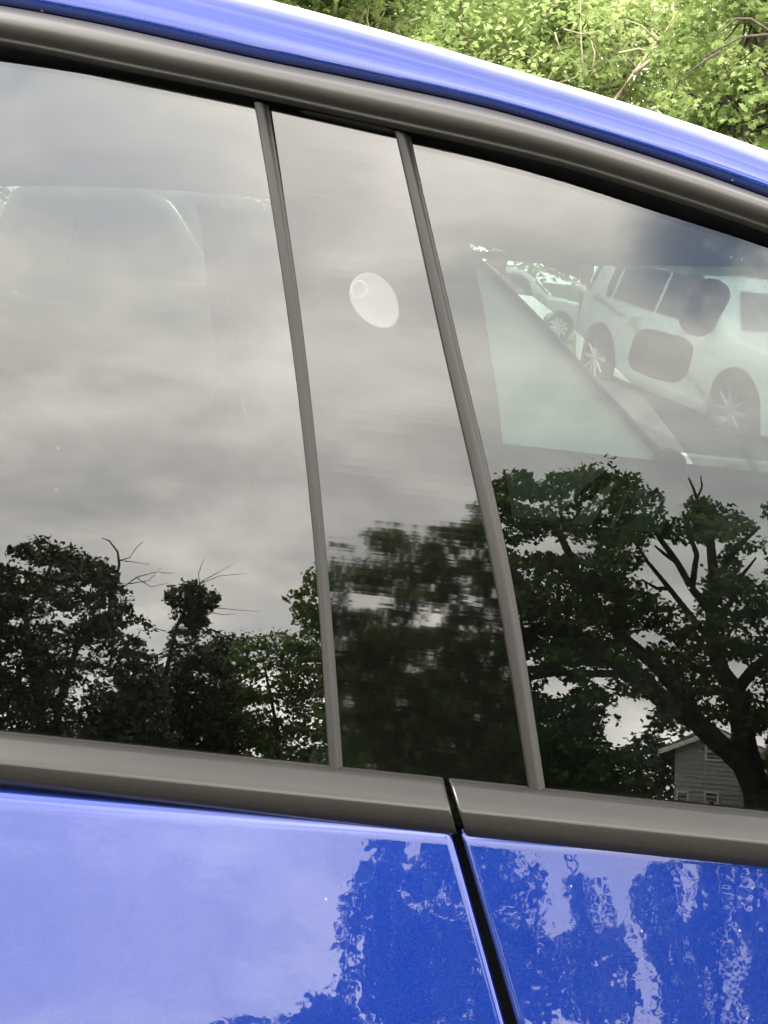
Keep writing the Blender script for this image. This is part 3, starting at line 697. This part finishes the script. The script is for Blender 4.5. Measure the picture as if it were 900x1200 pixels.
# ---- trees mirrored in the glass
def inpoly(x, y, P):
    c = False; j = len(P)-1
    for i in range(len(P)):
        if (P[i][1] > y) != (P[j][1] > y) and x < (P[j][0]-P[i][0])*(y-P[i][1])/(P[j][1]-P[i][1])+P[i][0]: c = not c
        j = i
    return c
def outline_tree(name, poly, gaps, D, depth, nspray, nleaf, srad, lsize, leafm, label, group, limbs_px, trunk_px, trunk_r, base, cat='tree', lobed=False, thin=None, flat=.2, gi=4):
    """a tree whose spread was surveyed from its mirror image: sprays fill a volume of real depth"""
    t = thing(name, tuple(base), label, cat, group)
    xs = [p[0] for p in poly]; ys = [p[1] for p in poly]; cs = []; tries = 0
    while len(cs) < nspray and tries < nspray*60:
        tries += 1; x = rng.uniform(min(xs), max(xs)); y = rng.uniform(min(ys), max(ys))
        if not inpoly(x, y, poly): continue
        if any(((x-g[0])/(g[2]+gi))**2+((y-g[1])/(g[3]+gi*.7))**2 < 1 for g in gaps): continue
        if thin and rng.uniform() > thin(x, y): continue
        p = W(x, y, D+rng.uniform(-depth, depth))
        if p[2] < .3: continue
        cs.append(p)
    parts = [tube_vf([W(x, y, D+dz) for x, y, dz in trunk_px], list(np.linspace(trunk_r, trunk_r*.6, len(trunk_px))), 10)]
    # the trunk runs down to the ground
    b0 = W(trunk_px[0][0], trunk_px[0][1], D+trunk_px[0][2]); parts.append(tube_vf([np.array([b0[0], b0[1], -.1]), b0], [trunk_r*1.25, trunk_r], 10))
    obj('trunk', *join(parts), 'bark', t, True)
    parts = []
    for r0, r1, pth in limbs_px:
        parts.append(tube_vf([W(x, y, D+dz) for x, y, dz in pth], list(np.linspace(r0, r1, len(pth))), 6))
    if parts: obj('branches', *join(parts), 'bark', t, True)
    cr = leaves_obj('crown', spray_points(cs, nleaf, srad, flat), lsize, t, leafm, lobed, simple=True); cr['kind'] = 'stuff'
    return t
mpoly = [(348, 690), (372, 676), (385, 648), (395, 632), (450, 624), (500, 620), (556, 614), (572, 572), (600, 556), (640, 556), (690, 548), (698, 540), (706, 550), (735, 562), (770, 580), (800, 590), (812, 584), (835, 588), (868, 606), (905, 600), (960, 570), (1100, 520), (1350, 540), (1420, 980), (385, 985), (386, 745), (365, 728)]
mgaps = [(655, 636, 36, 9), (608, 642, 14, 5), (795, 662, 42, 34), (785, 603, 14, 10), (733, 845, 26, 34), (657, 806, 10, 12), (868, 782, 17, 12), (812, 700, 15, 12), (716, 790, 16, 9), (425, 705, 38, 7), (505, 722, 14, 12), (415, 650, 26, 6), (535, 652, 11, 4), (500, 782, 22, 6), (600, 838, 34, 7), (828, 893, 66, 50), (800, 940, 40, 42), (860, 950, 40, 30), (895, 668, 16, 20), (940, 690, 12, 10), (1000, 640, 30, 16), (1060, 760, 30, 20), (640, 880, 9, 7), (760, 745, 10, 7), (845, 640, 10, 6), (1150, 700, 28, 20), (948, 606, 12, 24), (1010, 586, 16, 26), (1085, 585, 18, 30), (1170, 590, 20, 34), (905, 625, 6, 18), (880, 625, 14, 5)]
DM = 19.0
lm = [
 (.27, .18, [(893, 985, 0), (889, 930, 0), (872, 895, 0), (842, 868, 0), (815, 842, -.2), (800, 815, -.3)]),
 (.20, .11, [(815, 842, -.2), (780, 822, -.6), (745, 790, -.9), (705, 765, -1.2), (665, 735, -1.4), (625, 700, -1.5), (590, 660, -1.4)]),
 (.15, .07, [(800, 815, -.3), (775, 785, 0), (740, 755, .3), (710, 728, .6), (690, 700, .8), (668, 650, .9), (650, 610, 1.0)]),
 (.24, .15, [(889, 930, 0), (875, 880, .2), (868, 840, .4), (862, 808, .5), (845, 785, .5), (838, 755, .5)]),
 (.14, .06, [(845, 785, .5), (835, 745, .5), (836, 710, .4), (838, 675, .4), (834, 640, .3), (828, 605, .3), (822, 585, .3)]),
 (.09, .03, [(836, 720, .4), (812, 690, .3), (795, 660, .2), (772, 628, .1), (755, 600, 0), (745, 580, 0)]),
 (.08, .03, [(838, 755, .5), (805, 715, .6), (785, 690, .6), (760, 660, .7), (748, 640, .7)]),
 (.07, .02, [(812, 690, .3), (818, 650, .2), (806, 620, .1), (800, 600, 0)]),
 (.08, .03, [(838, 690, .4), (855, 655, .3), (872, 636, .2), (890, 620, .1)]),
 (.07, .02, [(840, 730, .5), (862, 700, .5), (870, 675, .4), (886, 655, .4)]),
 (.12, .05, [(862, 808, .5), (885, 780, .4), (910, 765, .3), (960, 740, 0), (1030, 690, -.4)]),
 (.05, .02, [(795, 660, .2), (780, 650, 0), (768, 640, 0)]), (.05, .02, [(785, 690, .6), (770, 690, .6), (752, 680, .6)]),
 (.04, .015, [(806, 640, .1), (790, 625, .1), (778, 612, .1)]), (.04, .015, [(828, 620, .3), (812, 575, .3), (806, 562, .3)]), (.03, .01, [(815, 590, .3), (822, 572, .3), (820, 560, .3)]),
 (.09, .04, [(705, 765, -1.2), (660, 770, -1.5), (610, 745, -1.8), (560, 720, -1.8), (500, 680, -1.8), (440, 670, -1.8), (385, 690, -1.8)]),
 (.08, .03, [(745, 790, -.9), (700, 790, -1.2), (650, 790, -1.4), (600, 800, -1.5), (520, 790, -1.5), (450, 760, -1.5)]),
 (.10, .04, [(893, 940, 0), (930, 880, -.3), (980, 830, -.6), (1050, 790, -.8), (1120, 700, -1)]),
]
outline_tree('maple_tree', mpoly, mgaps, DM, 2.4, 2600, 66, .33, .13, 'leaf_maple',
  'big spreading maple mirrored in the front window, dark limbs against the bright sky', None, lm, [(895, 990, 0), (892, 960, 0), (889, 925, 0)], .34,
  W(895, 990, DM)*np.array([1, 1, 0]), thin=lambda x, y: 1.0 if x < 740 or x > 900 or y < 700 else .7, flat=.15, gi=9)
# left dark tree
outline_tree('dense_tree', [(-260, 700), (-120, 650), (-40, 670), (0, 655), (20, 640), (60, 632), (88, 640), (105, 652), (128, 662), (140, 690), (152, 712), (168, 735), (176, 770), (190, 800), (200, 900), (-260, 900)],
  [(95, 808, 14, 7), (10, 770, 8, 8), (120, 790, 8, 6), (60, 830, 10, 5), (85, 862, 18, 8), (50, 700, 4, 4)], 24, 2.2, 760, 80, .36, .13, 'leaf_dark',
  'dense dark round tree mirrored at the rear of the rear door window', None,
  [(.05, .008, [(128, 720, 0), (133, 690, 0), (140, 660, 0), (138, 645, 0), (128, 632, 0), (119, 629, 0)]), (.014, .006, [(140, 655, 0), (152, 652, 0), (160, 640, 0), (168, 633, 0)]), (.013, .005, [(139, 655, 0), (158, 657, 0), (176, 660, 0)]),
   (.015, .006, [(142, 690, 0), (160, 676, 0), (180, 670, 0), (205, 671, 0)]), (.013, .005, [(150, 684, 0), (175, 680, 0), (190, 664, 0)]), (.013, .005, [(160, 676, 0), (178, 688, 0), (198, 683, 0)]),
   (.12, .04, [(60, 900, 0), (70, 820, 0), (90, 760, 0), (128, 720, 0)]), (.12, .04, [(60, 900, 0), (40, 800, 0), (30, 720, 0), (60, 660, 0)])],
  [(60, 905, 0), (60, 880, 0)], .2, W(60, 905, 24)*np.array([1, 1, 0]))
# tuft on a branch end beside it
outline_tree('slender_tree', [(194, 697), (204, 685), (216, 687), (224, 679), (240, 687), (258, 699), (252, 713), (236, 717), (243, 728), (229, 742), (216, 734), (204, 724), (211, 711), (198, 706)],
  [], 25, .6, 64, 42, .17, .12, 'leaf_dark', 'slender leaning tree with one round tuft, mirrored left of the rear divider strip', None,
  [(.06, .03, [(195, 790, 0), (202, 760, 0), (208, 735, 0), (222, 708, 0), (232, 690, 0)]), (.012, .005, [(236, 688, 0), (234, 672, 0), (240, 655, 0)]), (.012, .004, [(237, 682, 0), (255, 672, 0), (275, 660, 0)]), (.012, .004, [(237, 684, 0), (258, 675, 0), (290, 672, 0)]),
   (.011, .004, [(252, 712, 0), (275, 714, 0), (304, 716, 0)]), (.011, .004, [(250, 718, 0), (262, 720, 0), (276, 719, 0)]), (.03, .01, [(202, 760, 0), (222, 755, 0), (240, 742, 0), (262, 738, 0)]), (.012, .005, [(196, 740, 0), (178, 735, 0), (166, 730, 0)])],
  [(193, 900, 0), (194, 850, 0), (195, 790, 0)], .09, W(193, 905, 25)*np.array([1, 1, 0]), flat=.35)
outline_tree('shrubby_tree', [(205, 745), (222, 733), (245, 740), (262, 742), (270, 755), (276, 900), (150, 900), (160, 800), (180, 765), (196, 770)],
  [(200, 778, 8, 8), (190, 812, 9, 6), (172, 790, 5, 5), (186, 832, 6, 3)], 28, 1.6, 260, 60, .34, .14, 'leaf_dark', 'low shrubby tree mirrored round the foot of the slender leaning tree', None,
  [(.05, .02, [(215, 900, 0), (212, 820, 0), (222, 760, 0), (235, 742, 0)]), (.04, .015, [(212, 820, 0), (190, 800, 0), (170, 780, 0)])], [(215, 905, 0), (215, 880, 0)], .12, W(215, 905, 28)*np.array([1, 1, 0]))
outline_tree('broad_tree', [(262, 752), (275, 742), (300, 736), (330, 740), (352, 742), (380, 746), (480, 735), (560, 760), (620, 800), (640, 980), (255, 950)],
  [(312, 790, 9, 5), (300, 800, 5, 3), (285, 878, 14, 8), (272, 862, 5, 6)], 33, 2.2, 700, 70, .44, .17, 'leaf_maple', 'broad olive green tree mirrored just left of the rear divider strip', None,
  [(.1, .04, [(330, 940, 0), (325, 850, 0), (310, 780, 0)])], [(330, 950, 0), (330, 920, 0)], .2, W(330, 950, 33)*np.array([1, 1, 0]))
# darker trees low behind the maple
outline_tree('dark_hedge_tree', [(560, 800), (620, 830), (680, 850), (705, 880), (728, 905), (738, 940), (740, 990), (560, 990)],
  [(680, 862, 5, 4)], 30, 1.6, 380, 60, .40, .15, 'leaf_dark', 'low black green tree mirrored beside the grey house, under the maple', None, [], [(680, 985, 0), (680, 930, 0)], .16, W(680, 985, 30)*np.array([1, 1, 0]))
outline_tree('side_tree', [(895, 612), (905, 600), (930, 585), (1000, 560), (1150, 500), (1400, 540), (1500, 990), (965, 990), (955, 760), (925, 690), (905, 640)],
  [(1050, 700, 40, 30), (1200, 760, 40, 30)], 27, 2.5, 520, 55, .6, .2, 'leaf_dark', 'dark tree mirrored behind the maple at the front edge of the front window', None, [], [(1100, 990, 0), (1100, 900, 0)], .25, W(1100, 990, 27)*np.array([1, 1, 0]))

cs = []
for i in range(1500):
    a_ = rng.uniform(-46, 46); D_ = rng.uniform(50, 62); p = np.array([D_*sin(radians(a_)), -D_*cos(radians(a_)), 0]); cs.append((p[0], p[1], rng.uniform(.3, 5.2+1.3*sin(a_*.5)+.8*sin(a_*1.7))))
tag(leaves_obj('far_woods', spray_points(cs, 34, 1.1), .42, None, 'leaf_dark', simple=True), 'dark far line of trees across the lawn, mirrored lowest in the windows', 'woods', None, 'stuff')
# ---- grey house mirrored low in the front window
HD = 48.0
def H(px, py, D=HD):
    return W(px, py, D)
hc = H(832, 940); 
ax_u = H(872, 940)-H(792, 936); ax_u[2] = 0; ax_u /= np.linalg.norm(ax_u); ax_n = np.array([-ax_u[1], ax_u[0], 0]);
if ax_n[1] < 0: ax_n = -ax_n                                        # towards the car
house = thing('grey_house', (hc[0], hc[1], 0), 'grey clapboard house with brown roof mirrored behind the maple trunk', 'house')
def HU(px, py):                                                    # pixel -> (u along wall, z)
    py -= 11
    d = W(px, py, 1.0)-G(px, py); g = G(px, py); t = np.dot(hc-g, ax_n)/np.dot(d, ax_n); p = g+d*t; return np.dot(p-hc, ax_u), p[2]
def HP(u, z, o_=0.0): return np.array([hc[0], hc[1], 0])+ax_u*u+np.array([0, 0, z])+ax_n*o_
uL = HU(789, 900)[0]; uR = HU(880, 930)[0]+.6; zE = HU(789, 884)[1]; uT, zT = HU(838, 865)
zR = zE
# boards
brd = []; pitch = .20; z = -.05; nb = 0
def lim(z):
    if z <= zE: return uL, uR
    k = (z-zE)/(zT-zE); return uL+(uT-uL)*k, uR+(uT-uR)*k
mesh0 = None
while z < zT-.1:
    a, b = lim(z+.1); nb += 1
    V = [HP(a, z, .06), HP(b, z, .06), HP(b, z+pitch, .02), HP(a, z+pitch, .02), HP(a, z, 0), HP(b, z, 0), HP(b, z+pitch, 0), HP(a, z+pitch, 0)]
    o = obj('siding_board', V, [(0, 1, 2, 3), (7, 6, 5, 4), (0, 4, 5, 1), (3, 2, 6, 7), (0, 3, 7, 4), (1, 5, 6, 2)], 'siding', house)
    z += pitch
V = [HP(uL, 0), HP(uR, 0), HP(uR, zE), HP(uT, zT), HP(uL, zE)]; V += [p-ax_n*9 for p in V]
obj('wall', V, [(0, 1, 2, 3, 4), (9, 8, 7, 6, 5), (0, 5, 6, 1), (1, 6, 7, 2), (4, 9, 5, 0)], 'siding', house)
def slope(a, b, name, m, th, o0, o1):
    V = []
    for (u, z) in (a, b):
        for o_ in (o0, o1):
            for dz in (0, th): V.append(HP(u, z+dz, o_))
    return obj(name, V, [(0, 1, 3, 2), (4, 6, 7, 5), (0, 4, 5, 1), (2, 3, 7, 6), (1, 5, 7, 3), (0, 2, 6, 4)], m, house)
ov = .7; k = (zT-zE)/(uT-uL); k2 = (zT-zE)/(uR-uT)
slope((uL-ov, zE-ov*k+.06), (uT, zT+.06), 'roof', 'shingle', .14, .5, -9.4)
slope((uT, zT+.06), (uR+ov, zE-ov*k2+.06), 'roof', 'shingle', .14, .5, -9.4)
slope((uL-ov, zE-ov*k-.10), (uT, zT-.10), 'fascia', 'trimwhite', .22, .50, .56)
slope((uT, zT-.10), (uR+ov, zE-ov*k2-.10), 'fascia', 'trimwhite', .22, .50, .56)
# cross gable behind
uP, zP = HU(817, 856)
V = [HP(uL-.5, zE+.1, -1.2), HP(uP, zP+.1, -3.5), HP(uT+1.2, zT-.1, -1.2), HP(uL-.5, zE+.1, -7), HP(uP, zP+.1, -7), HP(uT+1.2, zT-.1, -7)]
obj('cross_gable_roof', V, [(0, 2, 1), (0, 1, 4, 3), (1, 2, 5, 4), (3, 4, 5)], 'shingle', house)
def hwin(px0, py0, px1, py1, fan=False):
    (a, z1), (b, z0) = HU(px0, py0), HU(px1, py1); a, b = min(a, b), max(a, b); z0, z1 = min(z0, z1), max(z0, z1); f = .08
    fr = join([box_h(a-f, b+f, z1, z1+f, .1), box_h(a-f, b+f, z0-f, z0, .1), box_h(a-f, a, z0, z1, .1), box_h(b, b+f, z0, z1, .1), box_h(a, b, (z0+z1)/2-.03, (z0+z1)/2+.03, .06)])
    o = obj('window', *fr, 'trimwhite', house)
    V, F = box_h(a, b, z0, z1, .04, .0); me = bpy.data.meshes.new('pane'); me.from_pydata([tuple(map(float, v)) for v in V], [], F); me.materials.append(MT['pane'])
    p = bpy.data.objects.new('pane', me); COL.objects.link(p); p.parent = o
    if fan:
        c = HP((a+b)/2, (z0*.62+z1*.38), .10); r = (b-a)*.36
        rows = [[c+ax_u*rr*cos(t_)+np.array([0, 0, rr*sin(t_)])+ax_n*h for t_ in np.linspace(0, 2*pi, 21)[:-1]] for rr, h in ((r, -.06), (r, .06), (r*.8, .06), (r*.75, 0), (.01, .02))]
        V, F = grid(rows, True); me = bpy.data.meshes.new('round_fan'); me.from_pydata([tuple(map(float, v)) for v in V], [], F); me.materials.append(MT['tyre'])
        p = bpy.data.objects.new('round_fan', me); COL.objects.link(p); p.parent = o
def box_h(u0, u1, z0, z1, o1, o0=.0):
    V = [HP(u, z, o_) for o_ in (o0, o1) for (u, z) in ((u0, z0), (u1, z0), (u1, z1), (u0, z1))]
    return V, [(0, 1, 2, 3), (7, 6, 5, 4), (0, 4, 5, 1), (1, 5, 6, 2), (2, 6, 7, 3), (3, 7, 4, 0)]
hwin(828, 877, 844, 900); hwin(793, 939, 803, 966); hwin(827, 940, 840, 964, True)
# brown house further along
b0 = W(930, 930, 42); house2 = thing('red_brown_house', (b0[0], b0[1], 0), 'red brown house with white eave, a sliver mirrored behind the trunk at the edge', 'house')
d_ = ax_u
def HQ(u, z, o_=0.0): return np.array([b0[0], b0[1], 0])+ax_u*u+np.array([0, 0, z])+ax_n*o_
sg = 1 if np.dot(W(990, 930, 42)-W(930, 930, 42), ax_u) > 0 else -1
def qbox(u0, u1, z0, z1, o0, o1):
    V = [HQ(u, z, o_) for o_ in (o0, o1) for (u, z) in ((u0, z0), (u1, z0), (u1, z1), (u0, z1))]
    return V, [(0, 1, 2, 3), (7, 6, 5, 4), (0, 4, 5, 1), (1, 5, 6, 2), (2, 6, 7, 3), (3, 7, 4, 0)]
ua = np.dot(W(896, 930, 42)-b0, ax_u); ub = ua+sg*9; u0, u1 = min(ua, ub), max(ua, ub)
obj('wall', *qbox(u0, u1, 0, 3.6, -8, 0), 'brick', house2)
obj('eave', *qbox(u0-.4, u1+.4, 3.6, 3.85, -8.3, .35), 'trimwhite', house2)
V = [HQ(u0-.4, 3.86, .4), HQ(u1+.4, 3.86, .4), HQ(u1+.4, 3.86, -8.4), HQ(u0-.4, 3.86, -8.4), HQ(u0+1, 6.2, -4), HQ(u1-1, 6.2, -4)]
obj('roof', V, [(0, 1, 5, 4), (2, 3, 4, 5), (0, 4, 3), (1, 2, 5)], 'shingle', house2)
for c_ in (2.0, 5.5):
    f = obj('window', *qbox(u0+c_, u0+c_+1.2, 1.2, 2.6, 0, .08), 'trimwhite', house2)
    V, F = qbox(u0+c_+.12, u0+c_+1.08, 1.32, 2.48, .05, .1); me = bpy.data.meshes.new('pane'); me.from_pydata([tuple(map(float, v)) for v in V], [], F); me.materials.append(MT['pane'])
    p = bpy.data.objects.new('pane', me); COL.objects.link(p); p.parent = f

# ================================================================== PARKED CARS
def parked(name, loc, heading, label, body, cat='car', Lc=4.1, Hc=1.62, boxy=True, pitch=0.0):
    """loc: middle of the car on the ground; heading: angle of its nose"""
    t = thing(name, (0, 0, 0), label, cat)
    Wd = .9
    if boxy:
        st = [(-2.02, .55, .62, .80), (-2.0, .35, .95, 1.0), (-1.93, .25, 1.0, 1.45), (-1.8, .22, 1.02, 1.58), (-1.2, .2, 1.0, 1.62), (-.3, .2, .98, 1.62), (.25, .2, .97, 1.58), (.55, .2, .96, 1.40), (.98, .2, .97, 1.03), (1.5, .2, .94, .97), (1.85, .22, .88, .90), (2.0, .28, .75, .78), (2.05, .45, .6, .65)]
    else:
        st = [(-2.6, .5, .9, .95), (-2.58, .3, 1.05, 1.08), (-1.6, .25, 1.08, 1.12), (-1.0, .25, 1.1, 1.16), (-.85, .25, 1.1, 1.7), (-.5, .25, 1.1, 1.82), (.4, .25, 1.1, 1.82), (.75, .25, 1.1, 1.72), (1.35, .25, 1.12, 1.2), (2.0, .25, 1.08, 1.12), (2.5, .3, 1.0, 1.02), (2.6, .5, .8, .85)]
    lerp = lambda x, k: float(np.interp(x, [s[0] for s in st], [s[k] for s in st]))
    wx = (-1.28, 1.28) if boxy else (-1.6, 1.65)
    def hw(x, z):
        zb, zr = lerp(x, 2), lerp(x, 3); e = 1-.16*max(0, (abs(x)-1.4)/.7)**2
        if z <= zb: return Wd*e*(1-.05*((z-.75)/.5)**2)
        return Wd*e*(1-.05*((zb-.75)/.5)**2) - (.17*(z-zb)/max(.05, .62))
    xs = np.linspace(st[0][0], st[-1][0], 70); rows = []
    for x in xs:
        zb, zr, z0 = lerp(x, 2), lerp(x, 3), lerp(x, 1)
        for c in wx:
            d = abs(x-c)
            if d < .40: z0 = max(z0, .02+.33+sqrt(.40**2-d*d))
        sec = []
        for z in np.linspace(z0, zb, 7): sec.append((hw(x, z), z))
        for z in np.linspace(zb, max(zr-.06, zb+.001), 5)[1:]: sec.append((hw(x, z), z))
        tw_ = hw(x, max(zr-.06, zb)); sec += [(tw_-.03, zr-.02), (tw_-.10, zr), (tw_*.5, zr+.015), (0, zr+.02)]
        rows.append([(x, -y, z) for y, z in sec]+[(x, y, z) for y, z in sec[::-1][1:]])
    V, F = grid(rows); n_ = len(rows[0]); F += [tuple(range(n_)), tuple(range(len(V)-1, len(V)-1-n_, -1))]
    obj('body', V, F, body, t, True)
    def win(pts, name='side_window', th=.012, m='car_glass'):
        for sgn in (-1, 1):
            V = [(x, sgn*(hw(x, z)+o_), z) for o_ in (.004, th) for x, z in pts]; k = len(pts)
            obj(name, V, [tuple(range(k)), tuple(range(2*k-1, k-1, -1))]+[(i, (i+1) % k, (i+1) % k+k, i+k) for i in range(k)], m, t)
    if boxy:
        win([(-1.85, 1.06), (-1.22, 1.05), (-1.22, 1.50), (-1.78, 1.48)]); win([(-1.16, 1.05), (-.32, 1.03), (-.32, 1.51), (-1.16, 1.51)]); win([(-.26, 1.03), (.62, 1.02), (.45, 1.38), (.22, 1.49), (-.26, 1.51)])
    else:
        win([(-.8, 1.16), (-.1, 1.16), (-.1, 1.66), (-.68, 1.66)]); win([(-.04, 1.16), (1.1, 1.18), (.7, 1.62), (.5, 1.68), (-.04, 1.68)])
    # windscreen and rear glass
    xw = [(.58, .40, 1.36), (.94, .52, 1.06)] if boxy else [(.80, .5, 1.64), (1.28, .6, 1.26)]
    V = [(xw[0][0]+.02, -.55, xw[0][2]+.03), (xw[0][0]+.02, .55, xw[0][2]+.03), (xw[1][0]+.02, .72, xw[1][2]+.01), (xw[1][0]+.02, -.72, xw[1][2]+.01)]
    V += [(a+.012, b, c+.012) for a, b, c in V]
    obj('windscreen', V, [(0, 1, 2, 3), (7, 6, 5, 4), (0, 4, 5, 1), (1, 5, 6, 2), (2, 6, 7, 3), (3, 7, 4, 0)], 'car_glass', t)
    xr = st[0][0]
    V, F = box_vf((xr-.0 if boxy else -.95, 0, 1.3 if boxy else 1.42), (.04, 1.2, .34 if boxy else .36)); obj('rear_window', V, F, 'car_glass', t)
    for sgn in (-1, 1):
        V, F = box_vf((st[-1][0]-.08, sgn*.66, .70 if boxy else .9), (.10, .28, .14)); bevel(obj('headlight', V, F, 'lamp', t), .03)
        V, F = box_vf((st[0][0]+.06, sgn*.74, .98), (.10, .12, .3)); bevel(obj('tail_light', V, F, 'redlamp', t), .03)
        for hx in ((-.45, .45) if boxy else (.0, 1.0)):
            V, F = box_vf((hx-.15, sgn*(hw(hx, .9)+.02), .93), (.16, .03, .03)); bevel(obj('door_handle', V, F, body, t), .01)
        V, F = box_vf((.72 if boxy else 1.2, sgn*(hw(.7, 1.06)+.13), 1.10), (.12, .2, .13)); bevel(obj('door_mirror', V, F, body, t), .03)
        V, F = box_vf((0, sgn*(hw(0, .3)+.005), .26), (1.7, .03, .10)); bevel(obj('sill_trim', V, F, 'silver' if boxy else 'tyre', t), .01)
        for c in wx:
            wheel(c, sgn*.80, .335, .2, t, sgn)
        if boxy: bevel(obj('roof_rail', *box_vf((-.6, sgn*.60, 1.665), (1.9, .03, .035)), 'silver', t), .01)
    t.location = loc; t.rotation_euler = (0, pitch, heading)
    return t
pr, pf = T(690, 450, 12.6), T(868, 535, 10.2)
hd = math.atan2(pf[1]-pr[1], pf[0]-pr[0]); mid = (pr+pf)/2
nrm_ = np.array([sin(hd), -cos(hd), 0]); 
if nrm_[1] > 0: nrm_ = -nrm_
mid = mid-nrm_*.8
tilt = radians(4.5)
parked('parked_car', (mid[0], mid[1], .16), hd, 'white boxy car parked nose forward, seen through the front window', 'white', pitch=tilt)
dv = np.array([cos(hd), sin(hd), 0]); dn_ = np.array([-sin(hd), cos(hd), 0]); rows = []
for a_ in (-2.45, 2.45):
    rows.append([mid+dv*a_+dn_*b_+np.array([0, 0, .16-a_*tan(tilt)]) for b_ in (-1.7, 1.7)])
tag(obj('sloping_driveway', *slab(rows, (0, 0, -.5)), 'asphalt'), kind='structure')
q = T(600, 330, 26); parked('parked_car', (q[0], q[1], 0), radians(-10), 'smaller far white car seen behind the boxy white car through the front window', 'white')
q = T(185, 300, 8.6); parked('parked_pickup', (q[0], q[1], 0), radians(-28), 'dark grey pickup seen dimly through the rear door window', 'grey_car', 'pickup', boxy=False)
q = T(20, 300, 15); parked('parked_car', (q[0], q[1], 0), radians(-25), 'silver boxy car seen dimly at the rear edge of the rear window', 'silver')
# low wall of pale blocks beyond
a = T(-150, 300, 22); b = T(330, 340, 22); wl = thing('retaining_wall', (a[0], 21.8, 0), 'low wall of long pale blocks at the foot of the wood', 'wall')
me0 = None
for r_ in range(2):
    x = a[0]
    while x < b[0]:
        Lb = 1.18; V, F = box_vf((0, 0, 0), (Lb, .35, .28))
        if me0 is None: o = obj('wall_block', V, F, 'block'); me0 = o.data
        else: o = bpy.data.objects.new('wall_block', me0); COL.objects.link(o)
        o.parent = wl; o.location = (x-a[0]+(r_ % 2)*.6, rng.normal()*.015, .14+.30*r_); x += 1.2
